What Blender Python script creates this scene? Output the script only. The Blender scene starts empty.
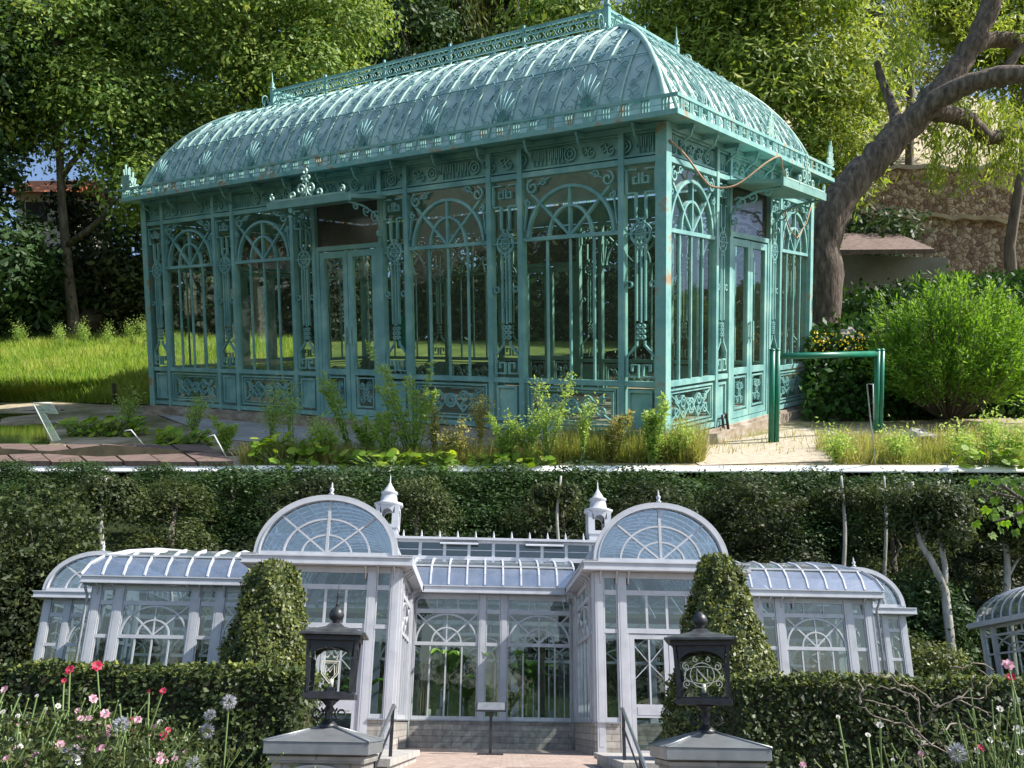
import bpy, math, random
import numpy as np
from mathutils import Vector, Matrix
rnd = random.Random(7)
RS = np.random.RandomState
scene = bpy.context.scene
COL = scene.collection
R = math.radians
pi = math.pi

# ------------------------------------------------------------------ camera
F_PX, PR = 880.0, 405.0                      # focal length in pixels, row of the optical axis
PITCH = math.atan((722.45 - PR) / F_PX)
ROLL = -0.015
EYE = Vector((0, 0, 1.6))
_fw = Vector((0, math.cos(PITCH), math.sin(PITCH)))
_up = Vector((0, -math.sin(PITCH), math.cos(PITCH)))
_rt = Vector((1, 0, 0))
CR, SR = math.cos(ROLL), math.sin(ROLL)
RT = _rt * CR - _up * SR
UPV = _up * CR + _rt * SR
FW = _fw
cam_d = bpy.data.cameras.new('camera')
cam = bpy.data.objects.new('camera', cam_d)
COL.objects.link(cam)
scene.camera = cam
cam.matrix_world = Matrix(((RT.x, UPV.x, -FW.x, EYE.x), (RT.y, UPV.y, -FW.y, EYE.y), (RT.z, UPV.z, -FW.z, EYE.z), (0, 0, 0, 1)))
cam_d.sensor_fit = 'HORIZONTAL'
cam_d.sensor_width = 36
cam_d.lens = 36 * F_PX / 1024
cam_d.shift_y = (PR - 384) / 1024
cam_d.clip_start = 0.1
cam_d.clip_end = 3000

# upper garden: a hillside terrace above the wood; its own ground frame (metres x K)
K = 6.0
M3 = Matrix(((0.81718261, 0.57623571, -0.01284479), (-0.57480341, 0.81309999, -0.09202958), (-0.04258663, 0.08258821, 0.99567342)))
T3 = Vector((1.6578682, 9.6810008, -0.39611511))
B3 = Matrix(((RT.x, FW.x, UPV.x), (RT.y, FW.y, UPV.y), (RT.z, FW.z, UPV.z)))
_A = (B3 @ M3) * K
_t = EYE + (B3 @ T3) * K
U = Matrix(((_A[0][0], _A[0][1], _A[0][2], _t.x), (_A[1][0], _A[1][1], _A[1][2], _t.y), (_A[2][0], _A[2][1], _A[2][2], _t.z), (0, 0, 0, 1)))
I4 = Matrix.Identity(4)
M3T = M3.transposed()
GZ = -0.15                                   # ground level of the upper garden

def UP(px, py, D):                           # upper-garden point seen at (px,py) at distance D
    return M3T @ (Vector(((px - 512) / F_PX, 1, (PR - py) / F_PX)) * D - T3)

def UG(px, py, z=GZ):                        # upper-garden ground point
    o = M3T @ (-T3)
    d = M3T @ Vector(((px - 512) / F_PX, 1, (PR - py) / F_PX))
    return o + d * ((z - o.z) / d.z)

def UD(px, D, z=GZ):                         # ground point in column px at distance about D
    p = UP(px, 330, D)
    return Vector((p.x, p.y, z))

def A(px, py, Y):                            # lower-garden point on the plane y = Y
    X = px - 512; Yp = PR - py
    x = X * CR + Yp * SR; y = -X * SR + Yp * CR
    d = _rt * (x / F_PX) + _fw + _up * (y / F_PX)
    return EYE + d * (Y / d.y)

# ------------------------------------------------------------------ helpers
ORG = {}
def tag(o, label=None, cat=None, group=None, kind=None):
    if label: o['label'] = label
    if cat: o['category'] = cat
    if group: o['group'] = group
    if kind: o['kind'] = kind
    return o

def empty(name, loc, label, cat, group=None, up=False, rz=0):
    o = bpy.data.objects.new(name, None); COL.objects.link(o)
    o.empty_display_size = .2
    o.matrix_basis = (U if up else I4) @ Matrix.Translation(Vector(loc)) @ Matrix.Rotation(rz, 4, 'Z')
    ORG[o.name] = Vector(loc) if rz == 0 else None
    if rz != 0: ORG[o.name] = Vector((0, 0, 0))
    return tag(o, label, cat, group)

def link_mesh(name, me, parent=None, loc=None, up=False):
    o = bpy.data.objects.new(name, me); COL.objects.link(o)
    if parent is not None:
        o.parent = parent; ORG[o.name] = ORG[parent.name]
    else:
        o.matrix_basis = (U if up else I4) @ Matrix.Translation(Vector(loc or (0, 0, 0)))
        ORG[o.name] = Vector(loc or (0, 0, 0))
    return o

class MB:
    def __init__(s): s.v = []; s.f = []; s.m = []; s.sm = []
    def add(s, vs, fs, mi=0, smooth=False):
        b = len(s.v); s.v += [tuple(x) for x in vs]
        for f in fs: s.f.append(tuple(i + b for i in f)); s.m.append(mi); s.sm.append(smooth)
    def box(s, lo, hi, mi=0):
        (x0, y0, z0), (x1, y1, z1) = lo, hi
        s.add([(x0,y0,z0),(x1,y0,z0),(x1,y1,z0),(x0,y1,z0),(x0,y0,z1),(x1,y0,z1),(x1,y1,z1),(x0,y1,z1)],
              [(0,3,2,1),(4,5,6,7),(0,1,5,4),(1,2,6,5),(2,3,7,6),(3,0,4,7)], mi)
    def bar(s, p, q, w, h, up=(0,0,1), mi=0):
        p = Vector(p); q = Vector(q); d = (q - p)
        if d.length < 1e-6: return
        d.normalize(); u = Vector(up); sd = d.cross(u)
        if sd.length < 1e-3: u = Vector((1,0,0)); sd = d.cross(u)
        sd.normalize(); uu = sd.cross(d)
        a = sd * (w/2); b = uu * (h/2)
        s.add([p-a-b,p+a-b,p+a+b,p-a+b,q-a-b,q+a-b,q+a+b,q-a+b],
              [(0,3,2,1),(4,5,6,7),(0,1,5,4),(1,2,6,5),(2,3,7,6),(3,0,4,7)], mi)
    def tube(s, pts, rad, n=6, mi=0, smooth=True, cap=True):
        pts = [Vector(p) for p in pts]
        N = len(pts)
        if not hasattr(rad, '__len__'): rad = [rad] * N
        vs = []; prev = None
        for i, p in enumerate(pts):
            d = (pts[min(i+1, N-1)] - pts[max(i-1, 0)])
            if d.length < 1e-9: d = Vector((0,0,1))
            d.normalize()
            if prev is None:
                a = d.orthogonal().normalized()
            else:
                a = prev - d * prev.dot(d)
                a = a.normalized() if a.length > 1e-6 else d.orthogonal().normalized()
            prev = a; b = d.cross(a)
            for k in range(n):
                t = 2*pi*k/n
                vs.append(p + (a*math.cos(t) + b*math.sin(t)) * rad[i])
        fs = []
        for i in range(N-1):
            for k in range(n):
                k2 = (k+1) % n
                fs.append((i*n+k, i*n+k2, (i+1)*n+k2, (i+1)*n+k))
        s.add(vs, fs, mi, smooth)
        if cap:
            b = len(s.v) - len(vs)
            s.f.append(tuple(b + k for k in range(n))[::-1]); s.m.append(mi); s.sm.append(False)
            s.f.append(tuple(b + (N-1)*n + k for k in range(n))); s.m.append(mi); s.sm.append(False)
    def lathe(s, c, prof, n=12, mi=0, smooth=True):
        vs = []; c = Vector(c)
        for (r, z) in prof:
            for k in range(n):
                t = 2*pi*(k+.5)/n; vs.append((c.x + r*math.cos(t), c.y + r*math.sin(t), c.z + z))
        fs = [(i*n+k, i*n+(k+1)%n, (i+1)*n+(k+1)%n, (i+1)*n+k) for i in range(len(prof)-1) for k in range(n)]
        s.add(vs, fs, mi, smooth)
    def build(s, name, mat, parent=None, loc=None, up=False, bevel=0):
        me = bpy.data.meshes.new(name)
        o = ORG[parent.name] if parent is not None else Vector(loc or (0,0,0))
        me.from_pydata([(x-o.x, y-o.y, z-o.z) for x, y, z in s.v], [], s.f)
        mats = mat if isinstance(mat, (list, tuple)) else [mat]
        for m in mats: me.materials.append(m)
        me.polygons.foreach_set('material_index', s.m)
        me.polygons.foreach_set('use_smooth', s.sm)
        me.update()
        ob = link_mesh(name, me, parent, loc, up)
        if bevel:
            md = ob.modifiers.new('bevel', 'BEVEL'); md.width = bevel; md.segments = 2; md.limit_method = 'ANGLE'
        return ob

class Face:                                  # a wall plane: s along, z up, n outwards
    def __init__(f, o, sdir, ndir, mb=None): f.o = Vector(o); f.s = Vector(sdir); f.n = Vector(ndir); f.mb = mb or MB()
    def P(f, s, z, n=0): return f.o + f.s*s + f.n*n + Vector((0,0,z))
    def new(f): return Face(f.o, f.s, f.n)
    def rect(f, s0, z0, s1, z1, n0, n1, mi=0):
        P = f.P
        f.mb.add([P(s0,z0,n0),P(s1,z0,n0),P(s1,z1,n0),P(s0,z1,n0),P(s0,z0,n1),P(s1,z0,n1),P(s1,z1,n1),P(s0,z1,n1)],
                 [(0,3,2,1),(4,5,6,7),(0,1,5,4),(1,2,6,5),(2,3,7,6),(3,0,4,7)], mi)
    def ribbon(f, pts, w, n0, n1, mi=0, closed=False):
        pts = [Vector((a, b, 0)) for a, b in pts]
        N = len(pts)
        if N < 2: return
        L = []; Rr = []
        for i in range(N):
            if closed: a, b = pts[i-1], pts[(i+1) % N]
            else: a, b = pts[max(i-1,0)], pts[min(i+1,N-1)]
            d = b - a
            d = d.normalized() if d.length > 1e-9 else Vector((1,0,0))
            nn = Vector((-d.y, d.x, 0))
            k = 1.0
            if 0 < i < N-1 or closed:
                e = (pts[i] - pts[i-1])
                if e.length > 1e-9:
                    e.normalize(); cc = abs(nn.dot(Vector((-e.y, e.x, 0)))); k = min(1/max(cc, .5), 1.6)
            L.append(pts[i] + nn*w/2*k); Rr.append(pts[i] - nn*w/2*k)
        vs = []
        for i in range(N):
            for q, n in ((L[i], n0), (Rr[i], n0), (Rr[i], n1), (L[i], n1)): vs.append(f.P(q.x, q.y, n))
        fs = []
        for i in range(N if closed else N-1):
            j = (i+1) % N
            for k in range(4):
                k2 = (k+1) % 4
                fs.append((i*4+k, i*4+k2, j*4+k2, j*4+k))
        if not closed: fs += [(0,1,2,3), tuple((N-1)*4+k for k in (3,2,1,0))]
        f.mb.add(vs, fs, mi)
    def arc(f, cs, cz, r, a0, a1, w, n0, n1, seg=16, mi=0, rz=None):
        rz = rz or r
        f.ribbon([(cs + r*math.cos(R(a0+(a1-a0)*i/seg)), cz + rz*math.sin(R(a0+(a1-a0)*i/seg))) for i in range(seg+1)], w, n0, n1, mi)
    def ring(f, cs, cz, r, w, n0, n1, seg=14, mi=0):
        f.ribbon([(cs + r*math.cos(2*pi*i/seg), cz + r*math.sin(2*pi*i/seg)) for i in range(seg)], w, n0, n1, mi, True)
    def line(f, a, b, w, n0, n1, mi=0): f.ribbon([a, b], w, n0, n1, mi)
    def frame(f, s0, z0, s1, z1, w, n0, n1, mi=0):
        f.rect(s0, z0, s0+w, z1, n0, n1, mi); f.rect(s1-w, z0, s1, z1, n0, n1, mi)
        f.rect(s0+w, z0, s1-w, z0+w, n0, n1, mi); f.rect(s0+w, z1-w, s1-w, z1, n0, n1, mi)
    def spiral(f, cs, cz, r, a0, turns, w, n0, n1, tail=None, mi=0, seg=12):
        pts = []
        N = int(abs(turns)*seg)+2
        for i in range(N+1):
            t = i/N; rr = r*(.22 + .78*t); a = R(a0) + 2*pi*turns*(t-1)
            pts.append((cs + rr*math.cos(a), cz + rr*math.sin(a)))
        if tail: pts += tail
        f.ribbon(pts, w, n0, n1, mi)
    def sheet(f, s0, z0, s1, z1, n, mi=0):
        f.mb.add([f.P(s0,z0,n),f.P(s1,z0,n),f.P(s1,z1,n),f.P(s0,z1,n)], [(0,1,2,3)], mi)
    def build(f, *a, **k): return f.mb.build(*a, **k)

def copy_tree(o, parent=None):
    c = o.copy(); COL.objects.link(c)
    if parent is not None: c.parent = parent
    ORG[c.name] = ORG.get(o.name, Vector())
    for ch in list(o.children): copy_tree(ch, c)
    return c

# ---- big numpy meshes (leaves, blades)
def quad_mesh(name, V, rv, mat):
    N = V.shape[0]
    me = bpy.data.meshes.new(name)
    me.vertices.add(N*4); me.vertices.foreach_set('co', V.reshape(-1).astype(np.float32))
    me.loops.add(N*4); me.loops.foreach_set('vertex_index', np.arange(N*4, dtype=np.int32))
    me.polygons.add(N); me.polygons.foreach_set('loop_start', np.arange(0, N*4, 4, dtype=np.int32))
    try: me.polygons.foreach_set('loop_total', np.full(N, 4, dtype=np.int32))
    except Exception: pass
    at = me.attributes.new('rv', 'FLOAT', 'FACE'); at.data.foreach_set('value', rv.astype(np.float32))
    me.materials.append(mat); me.update(calc_edges=True)
    return me

def nrm(a): return a/np.maximum(np.linalg.norm(a, axis=1, keepdims=True), 1e-9)

def leaves(rs, C, size, asp=.5, dirv=None, jit=1.0, upb=0.0, nv=None, nj=.6):
    N = len(C)
    if nv is not None:                         # leaf blades that face outwards from their shoot
        n = nrm(nv + rs.normal(size=(N,3))*nj)
        a = nrm(np.cross(n, rs.normal(size=(N,3)))); b = np.cross(n, a)
        s = size*(.45+1.1*rs.rand(N,1)); a = a*s; b = b*s*asp; k = n*s*.12
        return np.stack([C, C+.45*a+.5*b-k, C+a, C+.45*a-.5*b-k], 1)
    a = rs.normal(size=(N,3))
    if dirv is not None: a = a*jit + dirv
    a = nrm(a); b = rs.normal(size=(N,3)); b[:,2] *= (1-upb); b = nrm(np.cross(a, b))
    s = size*(.6+.8*rs.rand(N,1)) if np.isscalar(size) else size[:,None]
    a = a*s; b = b*s*asp
    return np.stack([C, C+.45*a+.5*b, C+a, C+.45*a-.5*b], 1)

def crown(rs, lobes, clumps, per, csig, size, asp=.5, shell=.5, zlim=None, dirv=None, jit=1., flat=1.):
    vol = np.array([l[1][0]*l[1][1]*l[1][2] for l in lobes]); vol = vol**.7; vol /= vol.sum()
    li = rs.choice(len(lobes), clumps, p=vol)
    c = np.array([l[0] for l in lobes])[li]; r = np.array([l[1] for l in lobes])[li]
    d = nrm(rs.normal(size=(clumps,3))); rr = (shell + (1-shell)*rs.rand(clumps,1)**.6)
    cc = c + d*r*rr
    per = int(per*1.25); M = clumps*per
    cr = np.repeat(.55 + .9*rs.rand(clumps,1), per, 0)*csig*1.7
    od = nrm(rs.normal(size=(M,3)) + np.array([0,0,.25])); oc = od*cr*(.45 + .55*rs.rand(M,1)**.5)*np.array([1.1,1.1,.8*flat])
    C = np.repeat(cc, per, 0) + oc
    nvv = od + .35*np.repeat(d, per, 0) + np.array([0,0,.45])
    rv = np.clip(np.repeat(rs.rand(clumps), per)*.6 + rs.rand(clumps*per)*.4, 0, 1)
    if zlim is not None:
        k = C[:,2] < zlim; C = C[k]; rv = rv[k]; nvv = nvv[k]
    return leaves(rs, C, size, asp, nv=nvv, nj=.55), rv, cc

def limb_pts(p, q, sag=.1, n=5, rs=None):
    p = Vector(p); q = Vector(q); L = (q-p).length; out = []
    for i in range(n+1):
        t = i/n; v = p.lerp(q, t); v.z += math.sin(t*pi)*L*sag
        if rs is not None and 0 < i < n: v += Vector(rs.normal(size=3)*L*.03)
        out.append(v)
    return out

# ------------------------------------------------------------------ materials
def nt(name):
    m = bpy.data.materials.new(name); m.use_nodes = True
    t = m.node_tree; t.nodes.clear()
    out = t.nodes.new('ShaderNodeOutputMaterial')
    return m, t, out
def ramp(t, cols):
    r = t.nodes.new('ShaderNodeValToRGB'); e = r.color_ramp.elements
    for i, (p, c) in enumerate(cols):
        x = e[i] if i < 2 else e.new(p)
        x.position = p; x.color = (*c, 1)
    return r
def noise_mat(name, cols, scale=5, detail=6, rough=.7, bump=.0, bscale=None, metal=0, spec=.4, dist=0, coord='Object', sy=(1,1,1), nrough=.6, bdist=.02, **kw):
    m, t, out = nt(name); N = t.nodes; L = t.links
    tc = N.new('ShaderNodeTexCoord'); mp = N.new('ShaderNodeMapping'); mp.inputs['Scale'].default_value = sy
    L.new(tc.outputs[coord], mp.inputs[0])
    no = N.new('ShaderNodeTexNoise'); no.inputs['Scale'].default_value = scale; no.inputs['Detail'].default_value = detail
    no.inputs['Roughness'].default_value = nrough; no.inputs['Distortion'].default_value = dist
    L.new(mp.outputs[0], no.inputs['Vector'])
    r = ramp(t, cols); L.new(no.outputs[0], r.inputs[0])
    b = N.new('ShaderNodeBsdfPrincipled'); L.new(r.outputs[0], b.inputs['Base Color'])
    b.inputs['Roughness'].default_value = rough; b.inputs['Metallic'].default_value = metal
    b.inputs['Specular IOR Level'].default_value = spec
    if bump:
        n2 = N.new('ShaderNodeTexNoise'); n2.inputs['Scale'].default_value = bscale or scale*3; n2.inputs['Detail'].default_value = 5
        L.new(mp.outputs[0], n2.inputs['Vector'])
        bp = N.new('ShaderNodeBump'); bp.inputs['Strength'].default_value = bump; bp.inputs['Distance'].default_value = bdist
        L.new(n2.outputs[0], bp.inputs['Height']); L.new(bp.outputs[0], b.inputs['Normal'])
    L.new(b.outputs[0], out.inputs[0])
    return m
def leaf_mat(name, cols, trans=.3, rough=.55, spec=.3):
    m, t, out = nt(name); N = t.nodes; L = t.links
    at = N.new('ShaderNodeAttribute'); at.attribute_name = 'rv'
    n = len(cols)
    r = ramp(t, [(i/(n-1), c) for i, c in enumerate(cols)]); L.new(at.outputs['Fac'], r.inputs[0])
    b = N.new('ShaderNodeBsdfPrincipled'); L.new(r.outputs[0], b.inputs['Base Color'])
    b.inputs['Roughness'].default_value = rough; b.inputs['Specular IOR Level'].default_value = spec
    tr = N.new('ShaderNodeBsdfTranslucent')
    hs = N.new('ShaderNodeHueSaturation'); hs.inputs['Hue'].default_value = .485; hs.inputs['Saturation'].default_value = 1.1; hs.inputs['Value'].default_value = 1.6
    L.new(r.outputs[0], hs.inputs['Color']); L.new(hs.outputs[0], tr.inputs[0])
    mx = N.new('ShaderNodeMixShader'); mx.inputs[0].default_value = trans
    L.new(b.outputs[0], mx.inputs[1]); L.new(tr.outputs[0], mx.inputs[2]); L.new(mx.outputs[0], out.inputs[0])
    return m
def glass_mat(name, tint, refl, rough=.02, dirt_sheen=.0, dirt_sheen_col=(.5,.5,.45)):
    m, t, out = nt(name); N = t.nodes; L = t.links
    tr = N.new('ShaderNodeBsdfTransparent'); tr.inputs[0].default_value = (*tint, 1)
    g = N.new('ShaderNodeBsdfGlossy'); g.inputs['Roughness'].default_value = rough; g.inputs[0].default_value = (.95,.97,1,1)
    tc = N.new('ShaderNodeTexCoord')
    n0 = N.new('ShaderNodeTexNoise'); n0.inputs['Scale'].default_value = 1.3; n0.inputs['Detail'].default_value = 2
    L.new(tc.outputs['Object'], n0.inputs['Vector'])
    bp = N.new('ShaderNodeBump'); bp.inputs['Strength'].default_value = .25; bp.inputs['Distance'].default_value = .03
    L.new(n0.outputs[0], bp.inputs['Height']); L.new(bp.outputs[0], g.inputs['Normal'])
    fr = N.new('ShaderNodeLayerWeight'); fr.inputs[0].default_value = .5
    pw = N.new('ShaderNodeMath'); pw.operation = 'POWER'; pw.inputs[1].default_value = 5.0; L.new(fr.outputs['Facing'], pw.inputs[0])
    ad = N.new('ShaderNodeMath'); ad.operation = 'MULTIPLY_ADD'; ad.use_clamp = True; ad.inputs[1].default_value = .95; ad.inputs[2].default_value = .045 + refl
    L.new(pw.outputs[0], ad.inputs[0])
    mx = N.new('ShaderNodeMixShader'); L.new(ad.outputs[0], mx.inputs[0]); L.new(tr.outputs[0], mx.inputs[1]); L.new(g.outputs[0], mx.inputs[2])
    last = mx
    if dirt_sheen:  # diffuse film
        d = N.new('ShaderNodeBsdfDiffuse'); d.inputs[0].default_value = (*dirt_sheen_col, 1)
        n = N.new('ShaderNodeTexNoise'); n.inputs['Scale'].default_value = 2.5; n.inputs['Detail'].default_value = 5
        L.new(tc.outputs['Object'], n.inputs['Vector'])
        mu = N.new('ShaderNodeMath'); mu.operation = 'MULTIPLY'; mu.inputs[1].default_value = dirt_sheen; L.new(n.outputs[0], mu.inputs[0])
        m2 = N.new('ShaderNodeMixShader'); L.new(mu.outputs[0], m2.inputs[0]); L.new(mx.outputs[0], m2.inputs[1]); L.new(d.outputs[0], m2.inputs[2]); last = m2
    L.new(last.outputs[0], out.inputs[0])
    return m

MAT = {}
MAT['green'] = noise_mat('green_paint', [(.28,(.10,.25,.26)),(.5,(.19,.39,.38)),(.66,(.29,.50,.46)),(.78,(.42,.57,.51)),(.9,(.32,.27,.18))], 2.6, 8, .5, .15, 30)
MAT['green_rust'] = noise_mat('weathered_green_paint', [(.3,(.14,.34,.34)),(.55,(.24,.46,.43)),(.64,(.34,.27,.18)),(.8,(.33,.17,.08))], 4.5, 9, .6, .2, 30)
MAT['roofgreen'] = noise_mat('roof_sheet_paint', [(.3,(.24,.38,.38)),(.5,(.37,.51,.50)),(.75,(.50,.62,.59))], 2.4, 8, .62, .25, 9, dist=.6)
MAT['roofrib'] = noise_mat('roof_rib_paint', [(.3,(.24,.42,.38)),(.6,(.38,.56,.50)),(.85,(.48,.62,.55))], 5, 6, .5)
MAT['scroll'] = noise_mat('roof_ornament_paint', [(.3,(.10,.24,.25)),(.6,(.18,.36,.36)),(.85,(.28,.46,.42))], 5, 6, .5)
MAT['canopy'] = noise_mat('canopy_paint', [(.3,(.12,.27,.24)),(.7,(.24,.42,.37))], 4, 8, .55)
MAT['dgreen'] = noise_mat('dark_green_gate_paint', [(.3,(.008,.12,.075)),(.7,(.015,.19,.12))], 6, 6, .35)
MAT['uglass'] = glass_mat('old_window_glass', (.88,.95,.88), .01, .03, .08, (.18,.22,.16))
MAT['bwglass'] = glass_mat('brown_transom_glass', (.30,.24,.22), .03, .1, .5, (.14,.09,.08))
MAT['lglass'] = glass_mat('clear_window_glass', (.52,.62,.60), .05, .015)
MAT['rglass'] = glass_mat('roof_glass', (.55,.66,.78), .45, .06, .22, (.6,.65,.72))  # pale diffuse layer paints a bright sky sheen onto the panes
MAT['fglass'] = glass_mat('gable_glass', (.72,.83,.95), .18, .02)
MAT['lampglass'] = glass_mat('lantern_glass', (.93,.96,.95), .02, .01)
MAT['white'] = noise_mat('white_paint', [(.28,(.36,.375,.41)),(.5,(.44,.455,.495)),(.8,(.49,.505,.54))], 2.5, 5, .42)
MAT['zinc'] = noise_mat('zinc_capping', [(.3,(.20,.215,.23)),(.6,(.29,.305,.32)),(.8,(.38,.39,.40))], 4, 6, .38, metal=.55)
MAT['zincgrey'] = noise_mat('grey_gutter', [(.3,(.18,.2,.22)),(.7,(.3,.32,.34))], 4, 6, .5)
MAT['black'] = noise_mat('black_iron', [(.3,(.012,.013,.016)),(.7,(.03,.032,.038))], 12, 6, .42, .2, 60, spec=.5)
MAT['lampcap'] = noise_mat('worn_lantern_cap', [(.3,(.03,.033,.036)),(.55,(.09,.095,.1)),(.8,(.17,.18,.18))], 9, 6, .45, metal=.5)
MAT['steel'] = noise_mat('steel_rail', [(.3,(.45,.46,.47)),(.7,(.6,.61,.62))], 30, 4, .3, metal=.9)
MAT['floor'] = noise_mat('conservatory_floor', [(.3,(.2,.19,.17)),(.7,(.34,.32,.28))], 3, 5, .7)
MAT['bark'] = noise_mat('bark', [(.3,(.055,.045,.036)),(.5,(.12,.10,.08)),(.75,(.21,.18,.145))], 3, 8, .9, 1.0, 7, sy=(3,3,.7), bdist=.08)
MAT['ubark'] = noise_mat('furrowed_willow_bark', [(.28,(.03,.022,.018)),(.5,(.11,.083,.065)),(.75,(.24,.195,.15))], 5, 9, .95, 1.0, 9, sy=(3,3,.8), bdist=.12)
MAT['pbark'] = noise_mat('pale_bark', [(.3,(.17,.16,.14)),(.5,(.3,.29,.26)),(.75,(.42,.41,.37))], 2, 8, .9, .6, 5, sy=(2,2,.6), bdist=.05)
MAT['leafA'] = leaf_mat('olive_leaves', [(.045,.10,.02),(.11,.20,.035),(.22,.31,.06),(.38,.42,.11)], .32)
MAT['leafD'] = leaf_mat('shade_leaves', [(.02,.045,.012),(.035,.075,.02),(.06,.11,.03)], .25)  # darker palette; understorey and back-row shade put into the leaf colour
MAT['leafY'] = leaf_mat('willow_leaves', [(.10,.17,.025),(.21,.29,.045),(.37,.40,.09)], .4)
MAT['leafC'] = leaf_mat('conifer_sprays', [(.03,.06,.014),(.11,.14,.028),(.24,.23,.05)], .2)
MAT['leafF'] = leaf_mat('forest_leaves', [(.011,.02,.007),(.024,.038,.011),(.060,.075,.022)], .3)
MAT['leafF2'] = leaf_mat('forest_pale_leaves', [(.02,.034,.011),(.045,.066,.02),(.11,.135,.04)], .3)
MAT['leafB'] = leaf_mat('shrub_leaves', [(.06,.15,.02),(.13,.26,.035),(.24,.38,.07)], .4)
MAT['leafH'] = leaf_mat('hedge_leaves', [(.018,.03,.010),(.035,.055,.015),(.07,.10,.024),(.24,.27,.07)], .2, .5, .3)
MAT['leafT'] = leaf_mat('hornbeam_leaves', [(.03,.05,.014),(.06,.09,.022),(.13,.16,.035),(.22,.24,.06)], .3, .45, .5)
MAT['leafG'] = leaf_mat('weed_leaves', [(.13,.24,.045),(.26,.40,.085),(.42,.50,.16)], .4)
MAT['leafQ'] = leaf_mat('broad_leaves', [(.11,.22,.02),(.20,.33,.03),(.34,.42,.06)], .4)
MAT['leafS'] = leaf_mat('sunlit_maple_leaves', [(.05,.12,.02),(.12,.25,.03),(.2,.35,.05)], .5)
MAT['banana'] = leaf_mat('banana_leaves', [(.05,.13,.02),(.10,.24,.035),(.20,.36,.07)], .35)
MAT['grass'] = leaf_mat('meadow_grass', [(.10,.21,.025),(.19,.32,.045),(.32,.41,.08),(.46,.44,.15)], .45)
MAT['ggrass'] = leaf_mat('dry_grass', [(.12,.18,.03),(.27,.29,.07),(.44,.38,.17)], .35)
MAT['darkgrass'] = leaf_mat('dark_ivy', [(.015,.045,.01),(.03,.08,.015),(.06,.13,.025)], .2)  # dark green range of the ivy leaves
MAT['stem'] = noise_mat('green_stem', [(.3,(.10,.17,.05)),(.7,(.2,.27,.09))], 5, 3, .7)
MAT['drystem'] = noise_mat('dry_stem', [(.3,(.13,.105,.085)),(.7,(.26,.22,.18))], 8, 3, .8)
MAT['petal'] = leaf_mat('pink_petals', [(.5,.2,.3),(.6,.36,.44),(.66,.52,.56)], .35)
MAT['red'] = leaf_mat('red_petals', [(.35,.015,.05),(.5,.03,.09),(.6,.1,.16)], .3)
MAT['wpetal'] = leaf_mat('white_petals', [(.5,.47,.45),(.6,.56,.54),(.66,.64,.6)], .3)
MAT['thistle'] = leaf_mat('thistle_spikes', [(.25,.26,.30),(.38,.39,.43),(.52,.53,.56)], .15)
MAT['yellow'] = leaf_mat('yellow_petals', [(.7,.5,.02),(.8,.6,.05)], .3)
MAT['stone'] = noise_mat('pale_stone', [(.3,(.27,.255,.235)),(.55,(.38,.36,.335)),(.8,(.48,.46,.43))], 3, 8, .8, .4, 18)
MAT['coping'] = noise_mat('limewashed_coping', [(.3,(.85,.85,.84)),(.7,(.88,.88,.87))], .6, 4, .8)
MAT['plinth'] = noise_mat('weathered_plinth', [(.3,(.16,.12,.09)),(.5,(.33,.27,.21)),(.65,(.42,.40,.36)),(.85,(.42,.22,.12))], 4, 8, .85, .5, 14, sy=(1,1,2.5))
MAT['wood'] = noise_mat('old_boardwalk', [(.3,(.09,.062,.052)),(.6,(.18,.125,.105)),(.85,(.26,.20,.17))], 3, 8, .8, .5, 12, sy=(6,1,1))
MAT['earth'] = noise_mat('dark_earth', [(.3,(.03,.028,.018)),(.6,(.07,.06,.035)),(.85,(.14,.10,.06))], .8, 9, .95, .8, 3)
MAT['water'] = noise_mat('pond_water', [(.3,(.018,.035,.012)),(.7,(.035,.06,.02))], 2, 3, .06, .08, 5, spec=.6)
MAT['plaster'] = noise_mat('grey_plaster', [(.3,(.22,.215,.205)),(.5,(.35,.34,.32)),(.75,(.46,.45,.42))], 1.4, 9, .9, .4, 8)
MAT['orange'] = noise_mat('clay_tiles', [(.3,(.42,.13,.05)),(.7,(.55,.2,.08))], 3, 5, .8)
MAT['housewall'] = noise_mat('house_render', [(.3,(.55,.5,.42)),(.7,(.68,.63,.55))], 1, 5, .9)
MAT['dark'] = noise_mat('dark_window', [(.3,(.015,.015,.018)),(.7,(.03,.03,.035))], 3, 3, .15)
MAT['curtain'] = noise_mat('beige_curtain', [(.3,(.32,.27,.18)),(.7,(.5,.43,.3))], 3, 4, .9, sy=(8,8,.3))
MAT['candle'] = noise_mat('cream_jar', [(.3,(.62,.58,.48)),(.7,(.72,.69,.6))], 5, 3, .5)
MAT['pot'] = noise_mat('planter', [(.3,(.14,.09,.06)),(.7,(.24,.16,.11))], 5, 5, .8)
MAT['rope'] = noise_mat('hanging_cable', [(.3,(.28,.17,.10)),(.7,(.42,.28,.17))], 9, 4, .8)
MAT['teal'] = noise_mat('teal_cloth', [(.3,(.0,.24,.17)),(.7,(.02,.36,.25))], 4, 4, .8)
MAT['wire'] = noise_mat('pale_wire', [(.3,(.42,.46,.44)),(.7,(.6,.64,.62))], 9, 3, .5)
MAT['sheetglass'] = glass_mat('leaning_sheet_glass', (.75,.88,.86), .06, .05, .3, (.5,.62,.6))

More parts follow.
